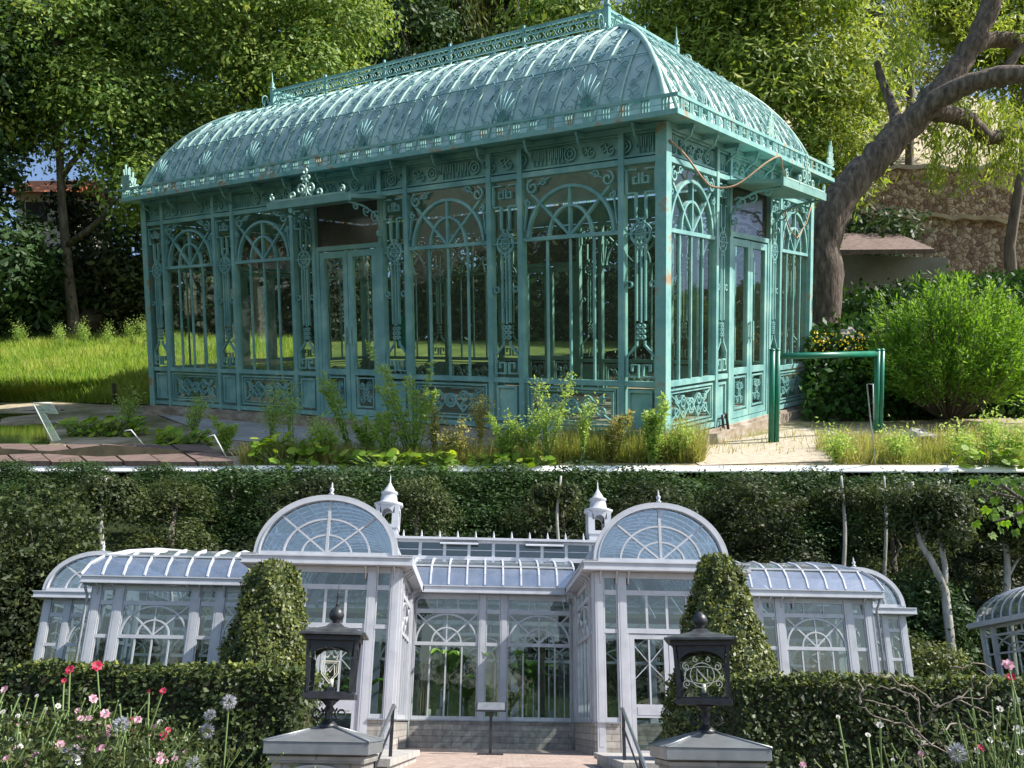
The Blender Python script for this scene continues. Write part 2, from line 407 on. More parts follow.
def ground_mat(name, layers, scale, bump=.4):
    m, t, out = nt(name); N = t.nodes; L = t.links
    tc = N.new('ShaderNodeTexCoord')
    n1 = N.new('ShaderNodeTexNoise'); n1.inputs['Scale'].default_value = scale; n1.inputs['Detail'].default_value = 9; n1.inputs['Roughness'].default_value = .65
    L.new(tc.outputs['Object'], n1.inputs['Vector'])
    r = ramp(t, layers); L.new(n1.outputs[0], r.inputs[0])
    n2 = N.new('ShaderNodeTexNoise'); n2.inputs['Scale'].default_value = scale*9; n2.inputs['Detail'].default_value = 6
    L.new(tc.outputs['Object'], n2.inputs['Vector'])
    mm = N.new('ShaderNodeMixRGB'); mm.blend_type = 'OVERLAY'; mm.inputs[0].default_value = .6
    L.new(r.outputs[0], mm.inputs[1]); L.new(n2.outputs[0], mm.inputs[2])
    b = N.new('ShaderNodeBsdfPrincipled'); b.inputs['Roughness'].default_value = .95; b.inputs['Specular IOR Level'].default_value = .2
    L.new(mm.outputs[0], b.inputs['Base Color'])
    bp = N.new('ShaderNodeBump'); bp.inputs['Strength'].default_value = bump; bp.inputs['Distance'].default_value = .05
    L.new(n2.outputs[0], bp.inputs['Height']); L.new(bp.outputs[0], b.inputs['Normal'])
    L.new(b.outputs[0], out.inputs[0]); return m
MAT['ugroundg'] = ground_mat('gravel_and_turf', [(.3,(.10,.11,.035)),(.46,(.20,.18,.09)),(.58,(.36,.30,.21)),(.8,(.42,.36,.27))], .9)
MAT['turf'] = ground_mat('turf', [(.3,(.05,.08,.02)),(.6,(.11,.14,.035)),(.85,(.2,.19,.08))], .5)
MAT['gturf'] = ground_mat('dark_lawn', [(.3,(.012,.022,.008)),(.6,(.03,.042,.015)),(.85,(.06,.06,.025))], .1)  # dark green-brown tones for lawn and far ground
MAT['lturf'] = ground_mat('lawn_soil', [(.3,(.03,.045,.018)),(.6,(.06,.075,.028)),(.85,(.12,.12,.05))], .4)
MAT['sand'] = ground_mat('sandy_bank', [(.3,(.30,.25,.16)),(.6,(.45,.39,.27)),(.85,(.5,.46,.36))], .4)

def brick_mat(name, c1, c2, mortar, scale, bw, bh, msize=.02, rough=.85, coord='Object', bump=.5, rot=None, off=.5):
    m, t, out = nt(name); N = t.nodes; L = t.links
    tc = N.new('ShaderNodeTexCoord'); mp = N.new('ShaderNodeMapping')
    if rot: mp.inputs['Rotation'].default_value = rot
    L.new(tc.outputs[coord], mp.inputs[0])
    b = N.new('ShaderNodeTexBrick'); b.inputs['Color1'].default_value = (*c1,1); b.inputs['Color2'].default_value = (*c2,1); b.inputs['Mortar'].default_value = (*mortar,1)
    b.inputs['Scale'].default_value = scale; b.inputs['Brick Width'].default_value = bw; b.inputs['Row Height'].default_value = bh; b.inputs['Mortar Size'].default_value = msize
    b.offset = off
    L.new(mp.outputs[0], b.inputs[0])
    n = N.new('ShaderNodeTexNoise'); n.inputs['Scale'].default_value = 6; n.inputs['Detail'].default_value = 8; L.new(tc.outputs[coord], n.inputs[0])
    mm = N.new('ShaderNodeMixRGB'); mm.blend_type = 'OVERLAY'; mm.inputs[0].default_value = .7; L.new(b.outputs[0], mm.inputs[1]); L.new(n.outputs[0], mm.inputs[2])
    p = N.new('ShaderNodeBsdfPrincipled'); p.inputs['Roughness'].default_value = rough; L.new(mm.outputs[0], p.inputs['Base Color'])
    bp = N.new('ShaderNodeBump'); bp.inputs['Strength'].default_value = bump; bp.inputs['Distance'].default_value = .02; bp.invert = True
    L.new(b.outputs['Fac'], bp.inputs['Height']); L.new(bp.outputs[0], p.inputs['Normal'])
    L.new(p.outputs[0], out.inputs[0]); return m
MAT['brick'] = brick_mat('terrace_brick', (.32,.22,.18), (.42,.32,.26), (.25,.22,.19), 1, .22, .11, .012)
MAT['ashlar'] = brick_mat('plinth_stone', (.36,.335,.30), (.27,.255,.235), (.20,.19,.175), 1, .55, .16, .012, rot=(R(90),0,0))
def rubble_mat(name, cols, scale):
    m, t, out = nt(name); N = t.nodes; L = t.links
    tc = N.new('ShaderNodeTexCoord')
    n = N.new('ShaderNodeTexNoise'); n.inputs['Scale'].default_value = scale*1.5; L.new(tc.outputs['Object'], n.inputs[0])
    mx = N.new('ShaderNodeMixRGB'); mx.inputs[0].default_value = .12; L.new(tc.outputs['Object'], mx.inputs[1]); L.new(n.outputs[1], mx.inputs[2])
    v = N.new('ShaderNodeTexVoronoi'); v.inputs['Scale'].default_value = scale; L.new(mx.outputs[0], v.inputs['Vector'])
    v2 = N.new('ShaderNodeTexVoronoi'); v2.feature = 'DISTANCE_TO_EDGE'; v2.inputs['Scale'].default_value = scale; L.new(mx.outputs[0], v2.inputs['Vector'])
    sp = N.new('ShaderNodeSeparateColor'); L.new(v.outputs['Color'], sp.inputs[0])
    r = ramp(t, cols); L.new(sp.outputs[0], r.inputs[0])
    e = ramp(t, [(.0,(.35,.32,.29)),(.12,(1,1,1))]); L.new(v2.outputs['Distance'], e.inputs[0])
    mu = N.new('ShaderNodeMixRGB'); mu.blend_type = 'MULTIPLY'; mu.inputs[0].default_value = 1; L.new(r.outputs[0], mu.inputs[1]); L.new(e.outputs[0], mu.inputs[2])
    p = N.new('ShaderNodeBsdfPrincipled'); p.inputs['Roughness'].default_value = .9; L.new(mu.outputs[0], p.inputs['Base Color'])
    bp = N.new('ShaderNodeBump'); bp.inputs['Strength'].default_value = 1; bp.inputs['Distance'].default_value = .6; L.new(v2.outputs['Distance'], bp.inputs['Height']); L.new(bp.outputs[0], p.inputs['Normal'])
    L.new(p.outputs[0], out.inputs[0]); return m
MAT['rubble'] = rubble_mat('rubble_masonry', [(.1,(.22,.15,.11)),(.4,(.34,.25,.18)),(.6,(.44,.35,.26)),(.9,(.50,.42,.32))], 8)

# ------------------------------------------------------------------ light
SD = Vector((.69, -.21, .69)).normalized()   # towards the sun
sun_d = bpy.data.lights.new('sun', 'SUN'); sun_d.energy = 5.0; sun_d.angle = R(.5); sun_d.color = (1, .95, .86)
sun = bpy.data.objects.new('sun', sun_d); COL.objects.link(sun)
sun.rotation_euler = SD.to_track_quat('Z', 'Y').to_euler()
w = bpy.data.worlds.new('World'); scene.world = w; w.use_nodes = True
wt = w.node_tree; wt.nodes.clear()
sk = wt.nodes.new('ShaderNodeTexSky'); sk.sky_type = 'NISHITA'; sk.sun_disc = False
sk.sun_elevation = math.asin(SD.z); sk.sun_rotation = math.atan2(SD.x, SD.y)
bg = wt.nodes.new('ShaderNodeBackground'); bg.inputs[1].default_value = .13
wo = wt.nodes.new('ShaderNodeOutputWorld'); wt.links.new(sk.outputs[0], bg.inputs[0]); wt.links.new(bg.outputs[0], wo.inputs[0])
vs = scene.view_settings
vs.view_transform = 'Standard'; vs.look = 'None'; vs.exposure = 0.85; vs.gamma = 1
scene.render.engine = 'CYCLES'
scene.cycles.transparent_max_bounces = 24
scene.cycles.max_bounces = 6
scene.cycles.sample_clamp_indirect = 4
# ================================================================== UPPER GARDEN
LX, WY, HE = 9.54, 5.13, 3.42
def fx(k, a, b): return k
gc = empty('garden_conservatory', (0, 0, GZ), 'verdigris green iron conservatory with curved ribbed roof and scrollwork walls', 'conservatory', up=True)
G, GR = MAT['green'], MAT['green_rust']
FACES = {'front': ((0,0,0),(-1,0,0),(0,-1,0),LX), 'end': ((0,0,0),(0,1,0),(1,0,0),WY),
         'back': ((0,WY,0),(-1,0,0),(0,1,0),LX), 'far': ((-LX,0,0),(0,1,0),(-1,0,0),WY)}
def scroll_pair(f, cs, cz, r, w, n0, n1, up=1):
    f.spiral(cs-r*1.05, cz, r, 0 if up>0 else 0, 1.4, w, n0, n1)
    f.spiral(cs+r*1.05, cz, r, 180, -1.4, w, n0, n1)
def g_window(face, s0, s1):
    f = Face(*face[:3]); w = .055; n0, n1 = -.03, .03
    W = s1 - s0; cs = (s0+s1)/2; r = W/2 - w - .012
    zb, zt, zh = .62, 2.30, 3.02
    f.rect(s0, zb-.03, s1, zb+.03, n0, n1+.012)           # sill rail
    f.rect(s0, zt-.022, s1, zt+.022, n0, n1)              # transom
    f.rect(s0, zh, s1, zh+.06, n0, n1+.012)
    ra = min(r, zh-zt-.02)
    f.arc(cs, zt, r, 0, 180, .035, n0, n1, 20, rz=ra)
    f.arc(cs, zt, r*.5, 0, 180, .028, n0, n1-.006, 14, rz=ra*.62)
    f.rect(cs-.014, zt+.02, cs+.014, zt+ra, n0, n1-.004)
    for sg in (-1, 1): f.line((cs, zt+.01), (cs+sg*r*.98, zt+ra*.98), .026, n0, n1-.008)
    for k in (-1, 0, 1): f.rect(cs+k*W*.245-.012, zb+.03, cs+k*W*.245+.012, zt-.02, -.014, .016)
    p = f.build('window', G, gc)
    f = Face(*face[:3])                                    # spandrel scrolls
    for sg in (-1, 1):
        f = Face(*face[:3]); ex = cs + sg*(W/2-.02)
        f.spiral(ex-sg*.12, zh-.12, .085, 90, 1.3*sg, .018, n1-.02, n1+.008)
        f.spiral(ex-sg*.06, zh-.30, .05, 90, 1.2*sg, .014, n1-.02, n1+.008)
        f.spiral(ex-sg*.27, zh-.06, .05, 0, 1.2*sg, .014, n1-.02, n1+.008)
        f.line((ex, zt+.1), (ex-sg*.05, zh-.25), .014, n1-.02, n1+.008)
        f.line((ex-sg*.19, zh-.1), (ex-sg*.36, zh-.03), .014, n1-.02, n1+.008)
        f.build('spandrel_scroll', G, p)
    f = Face(*face[:3]); f.sheet(s0, zb, s1, zh, -.005); f.build('pane', MAT['uglass'], p)
    # low ornamental panel
    f = Face(*face[:3]); f.rect(s0, .02, s1, .08, n0, n1+.01)
    f.frame(s0+.04, .11, s1-.04, .56, .022, n0+.01, n1)
    f.frame(s0+.09, .155, s1-.09, .515, .012, n0+.02, n1-.004)
    zc = .335
    f.ring(cs, zc, .085, .018, -.01, .022)
    for k in range(8):
        a = k*pi/4; f.spiral(cs+.05*math.cos(a), zc+.05*math.sin(a), .024, k*45, 1, .010, -.005, .026, seg=8)
    for sg in (-1, 1):
        for (dx, dz, rr, t) in ((.22,.055,.075,1.3),(.22,-.075,.06,-1.3),(.40,-.04,.085,-1.4),(.40,.09,.05,1.2),(.52,.05,.055,1.2),(.53,-.1,.045,-1.2)):
            if abs(dx)+rr < W/2-.08: f.spiral(cs+sg*dx, zc+dz, rr, 90 if sg>0 else 90, t*sg, .016, -.01, .022)
        f.ribbon([(cs+sg*.09, zc+.02), (cs+sg*.2, zc+.13), (cs+sg*.34, zc+.05), (cs+sg*(W/2-.1), zc+.16)], .014, -.01, .02)
        f.ribbon([(cs+sg*.09, zc-.02), (cs+sg*.2, zc-.14), (cs+sg*.34, zc-.02), (cs+sg*(W/2-.1), zc-.16)], .014, -.01, .02)
    bp = f.build('base_panel', G, gc)
    f = Face(*face[:3]); f.sheet(s0, .05, s1, zb-.02, -.012); f.build('pane', MAT['uglass'], bp)
def g_pilaster(face, s0, s1):
    f = Face(*face[:3]); w = .07; n0, n1 = -.05, .05
    f.rect(s0-w/2, 0, s0+w/2, 3.36, n0, n1); f.rect(s1-w/2, 0, s1+w/2, 3.36, n0, n1)
    for z in (.62, 3.05): f.rect(s0+w/2, z-.03, s1-w/2, z+.03, n0+.01, n1-.008)
    f.rect(s0+w/2, .02, s1-w/2, .08, n0+.01, n1-.008)
    p = f.build('pilaster', G, gc)
    f = Face(*face[:3]); f.frame(s0+.08, .12, s1-.08, .55, .028, -.02, .034); f.rect(s0+.1, .14, s1-.1, .53, -.02, .012)
    f.build('lower_panel', G, p)
    f = Face(*face[:3]); cs = (s0+s1)/2; W = s1-s0-w; h = W/2-.02; a, b = -.006, .03; t = .02
    # greek key head
    z = 2.94
    for sg in (-1, 1):
        f.ribbon([(cs+sg*.02, z-.02), (cs+sg*.02, z-.13), (cs+sg*.09, z-.13), (cs+sg*.09, z-.06), (cs+sg*.05,z-.06)], t*.8, a, b)
        f.ribbon([(cs+sg*h, z-.23), (cs+sg*.06, z-.23), (cs+sg*.06, z-.5), (cs+sg*.035, z-.5), (cs+sg*.035, z-.56)], t, a, b)
        f.ribbon([(cs+sg*h, z-.23), (cs+sg*h, z+.02), (cs+sg*.05, z+.02)], t, a, b)
        f.ribbon([(cs+sg*.055, 2.2), (cs+sg*.055, 1.32)], t, a, b)
        f.ring(cs+sg*h*.82, 1.72, .035, .012, a, b)
        f.ribbon([(cs+sg*.05, 1.1), (cs+sg*.05, 1.05), (cs+sg*h, .92), (cs+sg*h, .70), (cs+sg*.03, .70), (cs+sg*.03,.83), (cs+sg*.11,.83), (cs+sg*.11,.76)], t, a, b)
        for zz in (1.14, 1.2, 1.26, 2.13): f.ring(cs+sg*.03, zz, .022, .011, a, b, 8)
    f.ribbon([(cs-.035, z-.56), (cs, z-.6), (cs+.035, z-.56)], t*.7, a, b)
    f.ring(cs, 2.27, min(.12, h*.85), .022, a, b)
    f.ring(cs, 2.27, .06, .016, a, b, 10)
    for k in range(8):
        an = k*pi/4; f.line((cs+.02*math.cos(an), 2.27+.02*math.sin(an)), (cs+.11*math.cos(an), 2.27+.11*math.sin(an)), .010, a, b)
    f.rect(cs-h-.02, 2.262, cs+h+.02, 2.278, a, b-.004)
    f.rect(cs-.008, 1.3, cs+.008, 2.13, a, b-.006)
    f.build('ironwork', G, p)
    f = Face(*face[:3]); f.sheet(s0+w/2, .65, s1-w/2, 3.02, -.02); f.build('pane', MAT['uglass'], p)
def g_door(face, s0, s1):
    f = Face(*face[:3]); n0, n1 = -.04, .04
    f.rect(s0, 2.36, s1, 2.42, n0, n1); f.rect(s0, 3.02, s1, 3.08, n0, n1); f.rect(s0, .0, s1, .05, n0, n1)
    f.rect(s0, .05, s0+.06, 2.36, n0, n1); f.rect(s1-.06, .05, s1, 2.36, n0, n1)
    p = f.build('door_frame', G, gc)
    f = Face(*face[:3]); f.sheet(s0, 2.42, s1, 3.02, -.01); f.build('transom_pane', MAT['bwglass'], p)
    cs = (s0+s1)/2
    for (a, b, sg) in ((s0+.065, cs-.006, 1), (cs+.006, s1-.065, -1)):
        f = Face(*face[:3]); f.frame(a, .06, b, 2.34, .085, -.03, .03); f.rect(a+.085, .62, b-.085, .70, -.03, .03)
        f.frame(a+.11, .17, b-.11, .59, .02, -.01, .026)
        cc = (a+b)/2; zc = .38
        f.ring(cc, zc, .05, .014, -.01, .022, 8)
        for k in range(4):
            an = R(45+90*k)
            f.spiral(cc+.1*math.cos(an), zc+.13*math.sin(an), .055, k*90, 1.2, .013, -.01, .022, seg=9)
            f.line((cc, zc), (cc+.13*math.cos(an), zc+.19*math.sin(an)), .011, -.01, .02)
        d = f.build('door_leaf', G, gc)
        f = Face(*face[:3]); f.sheet(a+.085, .70, b-.085, 2.26, 0); f.build('pane', MAT['uglass'], d)
        f = Face(*face[:3]); hx = (b-.04) if sg > 0 else (a+.04)
        f.rect(hx-.012, 1.05, hx+.012, 1.3, .045, .065); f.rect(hx-.01, 1.07, hx+.01, 1.09, .03, .045); f.rect(hx-.01, 1.26, hx+.01, 1.28, .03, .045)
        f.build('handle', G, d)
def g_frieze(face, L):
    f = Face(*face[:3]); n0 = .0
    f.rect(0, 3.36, L, 3.42, -.06, .06); f.rect(0, 3.09, L, 3.36, -.04, -.02)
    p = f.build('frieze', G, gc)
    f = Face(*face[:3]); s = .5
    f.rect(.04, 3.10, L-.04, 3.118, -.02, .02); f.rect(.04, 3.338, L-.04, 3.356, -.02, .02)
    k = 0; s = .12
    while s < L-.3:
        m = k % 6
        if m in (0, 5):
            for q in range(4):
                x = s + q*.055; f.ribbon([(x, 3.14), (x, 3.31), (x+.03, 3.31), (x+.03, 3.2)], .011, -.02, .014)
            s += .24
        elif m in (1, 4): f.ring(s+.1, 3.228, .075, .014, -.02, .014, 10); f.ring(s+.1, 3.228, .035, .012, -.02, .014, 8); s += .2
        else:
            f.spiral(s+.07, 3.2, .06, 90, 1.2, .013, -.02, .014, seg=8); f.spiral(s+.18, 3.25, .06, 270, 1.2, .013, -.02, .014, seg=8); s += .25
        k += 1
    f.build('frieze_scroll', G, p)
def bays_long():
    out = []; s = .03; pw, dw = .46, 1.30; ww = (LX - 6*pw - dw - .06)/4
    for k in ('p','w','p','w','p','d','p','w','p','w','p'):
        L = {'p':pw,'w':ww,'d':dw}[k]; out.append((k, s, s+L)); s += L
    return out
def bays_end():
    out = []; s = .03; pw, dw = .42, 1.48; ww = (WY - 2*pw - dw - .06)/2
    for k in ('w','p','d','p','w'):
        L = {'p':pw,'w':ww,'d':dw}[k]; out.append((k, s, s+L)); s += L
    return out
for key, fc in FACES.items():
    for (k, a, b) in (bays_long() if key in ('front','back') else bays_end()):
        if k == 'w': g_window(fc, a+.035, b-.035)
        elif k == 'p': g_pilaster(fc, a, b)
        else: g_door(fc, a+.035, b-.035)
    g_frieze(fc, fc[3])
for (x, y) in ((0,0),(-LX,0),(0,WY),(-LX,WY)):
    m = MB(); m.box((x-.065, y-.065, 0), (x+.065, y+.065, 3.42)); m.build('corner_post', GR, gc)
m = MB()
m.box((-LX-.16, -.16, GZ-.1), (.16, WY+.16, -.03)); m.box((-LX-.09, -.09, -.03), (.09, WY+.09, .0))
m.build('plinth', MAT['plinth'], gc)
m = MB(); m.box((-LX+.1, .1, .002), (-.1, WY-.1, .012)); m.build('inner_floor', MAT['floor'], gc)
# eaves gutter with open slots
OV = .30
m = MB()
def loop_box(m, o, w, z0, z1):               # a rectangular ring of boxes outside the walls
    x0, x1, y0, y1 = -LX-o, o, -o, WY+o
    m.box((x0, y0, z0), (x1, y0+w, z1)); m.box((x0, y1-w, z0), (x1, y1, z1))
    m.box((x0, y0+w, z0), (x0+w, y1-w, z1)); m.box((x1-w, y0+w, z0), (x1, y1-w, z1))
loop_box(m, OV, .10, 3.42, 3.475)
loop_box(m, OV-.003, .035, 3.60, 3.635)
m.build('gutter', GR, gc)
m = MB(); 
m.box((-LX-.2, -.2, 3.425), (.2, 0.02, 3.45)); m.box((-LX-.2, WY-.02, 3.425), (.2, WY+.2, 3.45)); m.box((-LX-.2, .02, 3.425), (-LX+.02, WY-.02, 3.45)); m.box((-.02, .02, 3.425), (.2, WY-.02, 3.45))
m.build('soffit', G, gc)
for key, fc in FACES.items():
    f = Face(*fc[:3]); L = fc[3]; s = -OV+.1; k = 0
    while s < L+OV-.06:
        for q in range(3): f.rect(s+q*.035, 3.475, s+q*.035+.018, 3.60, OV-.03, OV-.012)
        s += .235
    f.rect(-OV+.04, 3.53, L+OV-.04, 3.54, OV-.03, OV-.02)
    f.build('gutter_fretwork', GR, gc)
    n = 14 if L > 6 else 8
    for i in range(n):                        # eave brackets
        f = Face(*fc[:3]); s = .25 + (L-.5)*i/(n-1)
        f.rect(s-.015, 3.37, s+.015, 3.415, .03, .24)
        pts = [f.P(s, 3.38-.0, .22), f.P(s, 3.30, .20), f.P(s, 3.26, .13), f.P(s, 3.19, .06)]
        f.mb.tube(pts, .014, 5); f.build('bracket', G, gc)
# roof: four curved flanks up to a flat ridge deck
RD, RZ0, RH = 1.6, 3.50, 1.50
o_r = .07
def prof(t):                                  # t 0..1 -> inset, height
    a0, a1 = .34, pi/2*.97; a = a0 + t*(a1-a0)
    return -o_r + (RD+o_r)*(math.cos(a0)-math.cos(a))/(math.cos(a0)-math.cos(a1)), RZ0 + RH*(math.sin(a)-math.sin(a0))/(math.sin(a1)-math.sin(a0))
NS = 14
def rp(face, L, s, t, n=0.0):                 # point on flank: s is the fraction 0..1 along
    d, z = prof(t)
    d2, z2 = prof(min(1, t+.01)); d1, z1 = prof(max(0, t-.01))
    tx_, tz_ = d2-d1, z2-z1; l = math.hypot(tx_, tz_)
    ox, oz = -tz_/l, tx_/l                    # outward in (inset,z)
    return d + ox*n, z + oz*n
def flank_pt(fc, s, t, n=0.0):                # s metres along the wall, clipped to the hips
    d, z = rp(fc, fc[3], s, t, n)
    o, sd, nd = Vector(fc[0]), Vector(fc[1]), Vector(fc[2])
    return o + sd*s - nd*d + Vector((0,0,z))
roof = None
m = MB()
for key, fc in FACES.items():
    L = fc[3]; M_ = 24 if L > 6 else 12
    for i in range(NS):
        for j in range(M_):
            q = []
            for (ii, jj) in ((i,j),(i,j+1),(i+1,j+1),(i+1,j)):
                d, z = prof(ii/NS); s = d + (L-2*d)*jj/M_
                q.append(flank_pt(fc, s, ii/NS))
            m.add(q, [(0,1,2,3)], 0, True)
d, z = prof(1)
m.add([(-d,d,z),(-LX+d,d,z),(-LX+d,WY-d,z),(-d,WY-d,z)], [(0,1,2,3)])
roof = m.build('roof', MAT['roofgreen'], gc)
for key in ('front', 'end', 'back', 'far'):
    fc = FACES[key]; L = fc[3]
    n = int((L+2*o_r)/.29)
    for i in range(n+1):
        s = -o_r + (L+2*o_r)*i/n
        dm = min(s, L-s)
        tmax = 1.0
        if dm < RD:                            # stop at the hip
            tm = [t/60 for t in range(61) if prof(t/60)[0] <= dm+.001]
            tmax = tm[-1] if tm else 0
        if tmax < .08: continue
        m = MB(); pts = [flank_pt(fc, s, tmax*j/12, .018) for j in range(13)]
        m.tube(pts, .016, 5); m.build('roof_rib', MAT['roofrib'], roof)
    # wrought ornament lying on the sheets
    m = MB(); rs = random.Random(3)
    def flat_scroll(cs, ct, r, a0, turns, w=.007):
        pts = []
        for q in range(int(abs(turns)*9)+2):
            t = q/(int(abs(turns)*9)+1); rr = r*(.25+.75*t); a = a0+2*pi*turns*t
            tt = min(.98, max(.01, ct + rr*math.sin(a)/2.3))
            pts.append(flank_pt(fc, cs+rr*math.cos(a), tt, .03))
        m.tube(pts, w, 4)
    d_, _ = prof(.33); m.tube([flank_pt(fc, d_+(L-2*d_)*i/20, .33, .03) for i in range(21)], .008, 4)
    s = .35; k = 0
    while s < L-.3:
        dm = min(s, L-s); ph = rs.uniform(0, 6.28)
        tmx = max([t/50 for t in range(50) if prof(t/50)[0] + .10 < dm] + [0])
        if tmx > .2:
            m.tube([flank_pt(fc, s + .055*math.sin(q*1.05+ph), .03 + (tmx-.03)*q/22, .03) for q in range(23)], .006, 4)
            q = 0; t_ = .08
            while t_ < tmx-.03:
                sg = 1 if q % 2 else -1; r = rs.uniform(.045, .085)
                flat_scroll(s + sg*(r+.005), t_, r, pi if sg > 0 else 0, sg*rs.uniform(1.0, 1.45))
                m.tube([flank_pt(fc, s, t_+.02, .03), flank_pt(fc, s-sg*.05, t_+.045, .05), flank_pt(fc, s-sg*rs.uniform(.07, .11), t_+rs.uniform(.03, .06), .04)], [.007,.009,.003], 4)
                t_ += rs.uniform(.085, .12); q += 1
        if k % 4 == 2:                        # tall palmette crests
            for q in range(7):
                a = R(20+q*23.3)
                m.tube([flank_pt(fc, s, .06, .05), flank_pt(fc, s+.10*math.cos(a), .06+.09*math.sin(a), .1), flank_pt(fc, s+.2*math.cos(a), .06+.17*math.sin(a), .09)], [.014,.011,.005], 5)
            flat_scroll(s, .1, .1, 0, 1.2, .011)
        s += .29; k += 1
    m.build('roof_scrollwork', MAT['scroll'], roof)
for (x, y, sx, sy) in ((0,0,-1,1),(-LX,0,1,1),(0,WY,-1,-1),(-LX,WY,1,-1)):
    m = MB(); pts = []
    for j in range(17):
        d, z = prof(j/16); pts.append((x+sx*d, y+sy*d, z+.02))
    m.tube(pts, .035, 6); m.build('hip_rib', MAT['roofrib'], roof)
# ridge cresting
D1 = RD - .08
rz = prof(1)[1]
cor = [(-D1, D1), (-LX+D1, D1), (-LX+D1, WY-D1), (-D1, WY-D1)]
for i in range(4):
    a, b = cor[i], cor[(i+1) % 4]
    va = Vector((a[0], a[1], 0)); vb = Vector((b[0], b[1], 0)); L = (vb-va).length; sd = (vb-va)/L; nd = Vector((sd.y, -sd.x, 0))
    f = Face(va, sd, nd)
    for (z0, z1, n) in ((rz+.01, rz+.045, .02), (rz+.115, rz+.135, .012), (rz+.23, rz+.25, .012), (rz+.29, rz+.325, .022)): f.rect(0, z0, L, z1, -n, n)
    k = 0; s = .08
    while s < L-.1:
        f.rect(s, rz+.25, s+.012, rz+.29, -.006, .006)
        if k % 2 == 0:
            f.ribbon([(s, rz+.13), (s+.07, rz+.23)], .010, -.006, .006); f.ribbon([(s+.07, rz+.13), (s, rz+.23)], .010, -.006, .006)
        else: f.spiral(s+.04, rz+.18, .04, 90, 1.1, .010, -.006, .006, seg=8)
        s += .085; k += 1
    n = max(2, int(L/1.15))
    for q in range(1, n): f.rect(L*q/n-.016, rz, L*q/n+.016, rz+.37, -.016, .016)
    f.build('ridge_railing', MAT['green'], gc)
for (x, y) in cor:
    m = MB(); m.box((x-.035, y-.035, rz), (x+.035, y+.035, rz+.34))
    m.lathe((x, y, rz+.34), [(0,0),(.05,.01),(.05,.03),(.02,.05),(.035,.09),(.012,.13),(.008,.26),(0,.30)], 8)
    m.build('finial', MAT['green'], gc)
    # side volutes
    for (dx, dy) in ((.0, -1), (1, 0)):
        m = MB(); sg = -1 if y < WY/2 else 1; sx = 1 if x > -LX/2 else -1
        ux, uy = (0, sg) if dx == 0 else (sx, 0)
        pts = []
        for q in range(16):
            t = q/15; a = pi*2.2*t; r = .10*(1-t*.55)
            pts.append((x+ux*(.16+r*math.cos(a+pi)), y+uy*(.16+r*math.cos(a+pi)), rz+.12+r*math.sin(a+pi)*1.3))
        m.tube(pts, .012, 5); m.build('volute', MAT['green'], gc)
# leafy acroteria on the gutter
def acroterion(o, sd, s, h=.34):
    f = Face(o, sd, Vector((sd[1], -sd[0], 0)))
    for q in range(7):
        a = R(30+q*20); L_ = h*(1 - abs(q-3)*.13)
        f.ribbon([(s, 3.62), (s+L_*.5*math.cos(a)*.8, 3.62+L_*.5*math.sin(a)), (s+L_*math.cos(a)*.55, 3.62+L_*math.sin(a))], .03, -.012, .012)
    for sg in (-1, 1): f.spiral(s+sg*.12, 3.70, .07, 270, 1.3*sg, .016, -.01, .012); f.spiral(s+sg*.06, 3.82, .05, 270, 1.2*sg, .014, -.01, .012)
    f.ring(s, 3.80, .05, .018, -.012, .014, 8)
    return f.build('crest_ornament', MAT['roofrib'], gc)
acroterion((OV-.03, 0, 0), (0,1,0), WY*.5); acroterion((OV-.03, 0, 0), (0,1,0), WY+OV-.15, .4)
acroterion((-LX-OV+.03, 0, 0), (0,1,0), -OV+.2, .4); acroterion((0, -OV+.03, 0), (-1,0,0), LX+OV-.2, .4)
acroterion((-LX-OV+.03, 0, 0), (0,1,0), WY*.5)
# small canopies over the doors
def canopy(fc, a, b):
    f = Face(*fc[:3]); w0, w1 = a-.12, b+.12
    vs_ = [f.P(w0, 2.98, .04), f.P(w1, 2.98, .04), f.P(w1, 2.92, .72), f.P(w0, 2.92, .72)]
    f.mb.add(vs_ + [v+Vector((0,0,.05)) for v in vs_], [(0,3,2,1),(4,5,6,7),(0,1,5,4),(1,2,6,5),(2,3,7,6),(3,0,4,7)])
    f.rect(w0-.02, 2.89, w1+.02, 2.99, .70, .74)
    c = f.build('canopy', MAT['canopy'], gc)
    for s in (w0+.08, w1-.08):
        f = Face(*fc[:3]); 
        def V(x, z): return f.P(s, z, x)
        pts = [V(.05, 2.35), V(.06, 2.6), V(.18, 2.78), V(.4, 2.86), V(.68, 2.89)]
        f.mb.tube(pts, .016, 5)
        for (cx, cz, r, t) in ((.17, 2.83-.1, .09, 1.4), (.33, 2.80, .07, -1.3), (.1, 2.52, .05, 1.2), (.52, 2.84, .05, 1.2)):
            pts = []
            for q in range(14):
                u = q/13; rr = r*(.2+.8*u); an = 2*pi*t*u; pts.append(V(cx+rr*math.cos(an), cz+rr*math.sin(an)))
            f.mb.tube(pts, .012, 5)
        f.build('canopy_bracket', G, c)
    f = Face(f.o + f.n*.735, f.s, f.n); cs = (a+b)/2
    f.rect(w0+.06, 2.985, w1-.06, 3.005, -.008, .008)
    for sg in (-1, 1):
        f.spiral(cs+sg*.10, 3.10, .09, 270, 1.4*sg, .018, -.01, .012); f.spiral(cs+sg*.25, 3.04, .06, 270, -1.2*sg, .016, -.01, .012)
        f.spiral(cs+sg*.05, 3.24, .05, 270, 1.2*sg, .014, -.01, .012)
        f.spiral(w0+.1 if sg < 0 else w1-.1, 3.04, .05, 90, 1.2*sg, .014, -.01, .012)
    f.rect(cs-.008, 3.0, cs+.008, 3.3, -.006, .006); f.ring(cs, 3.33, .035, .014, -.01, .012, 8)
    f.build('canopy_crest', MAT['roofrib'], c)
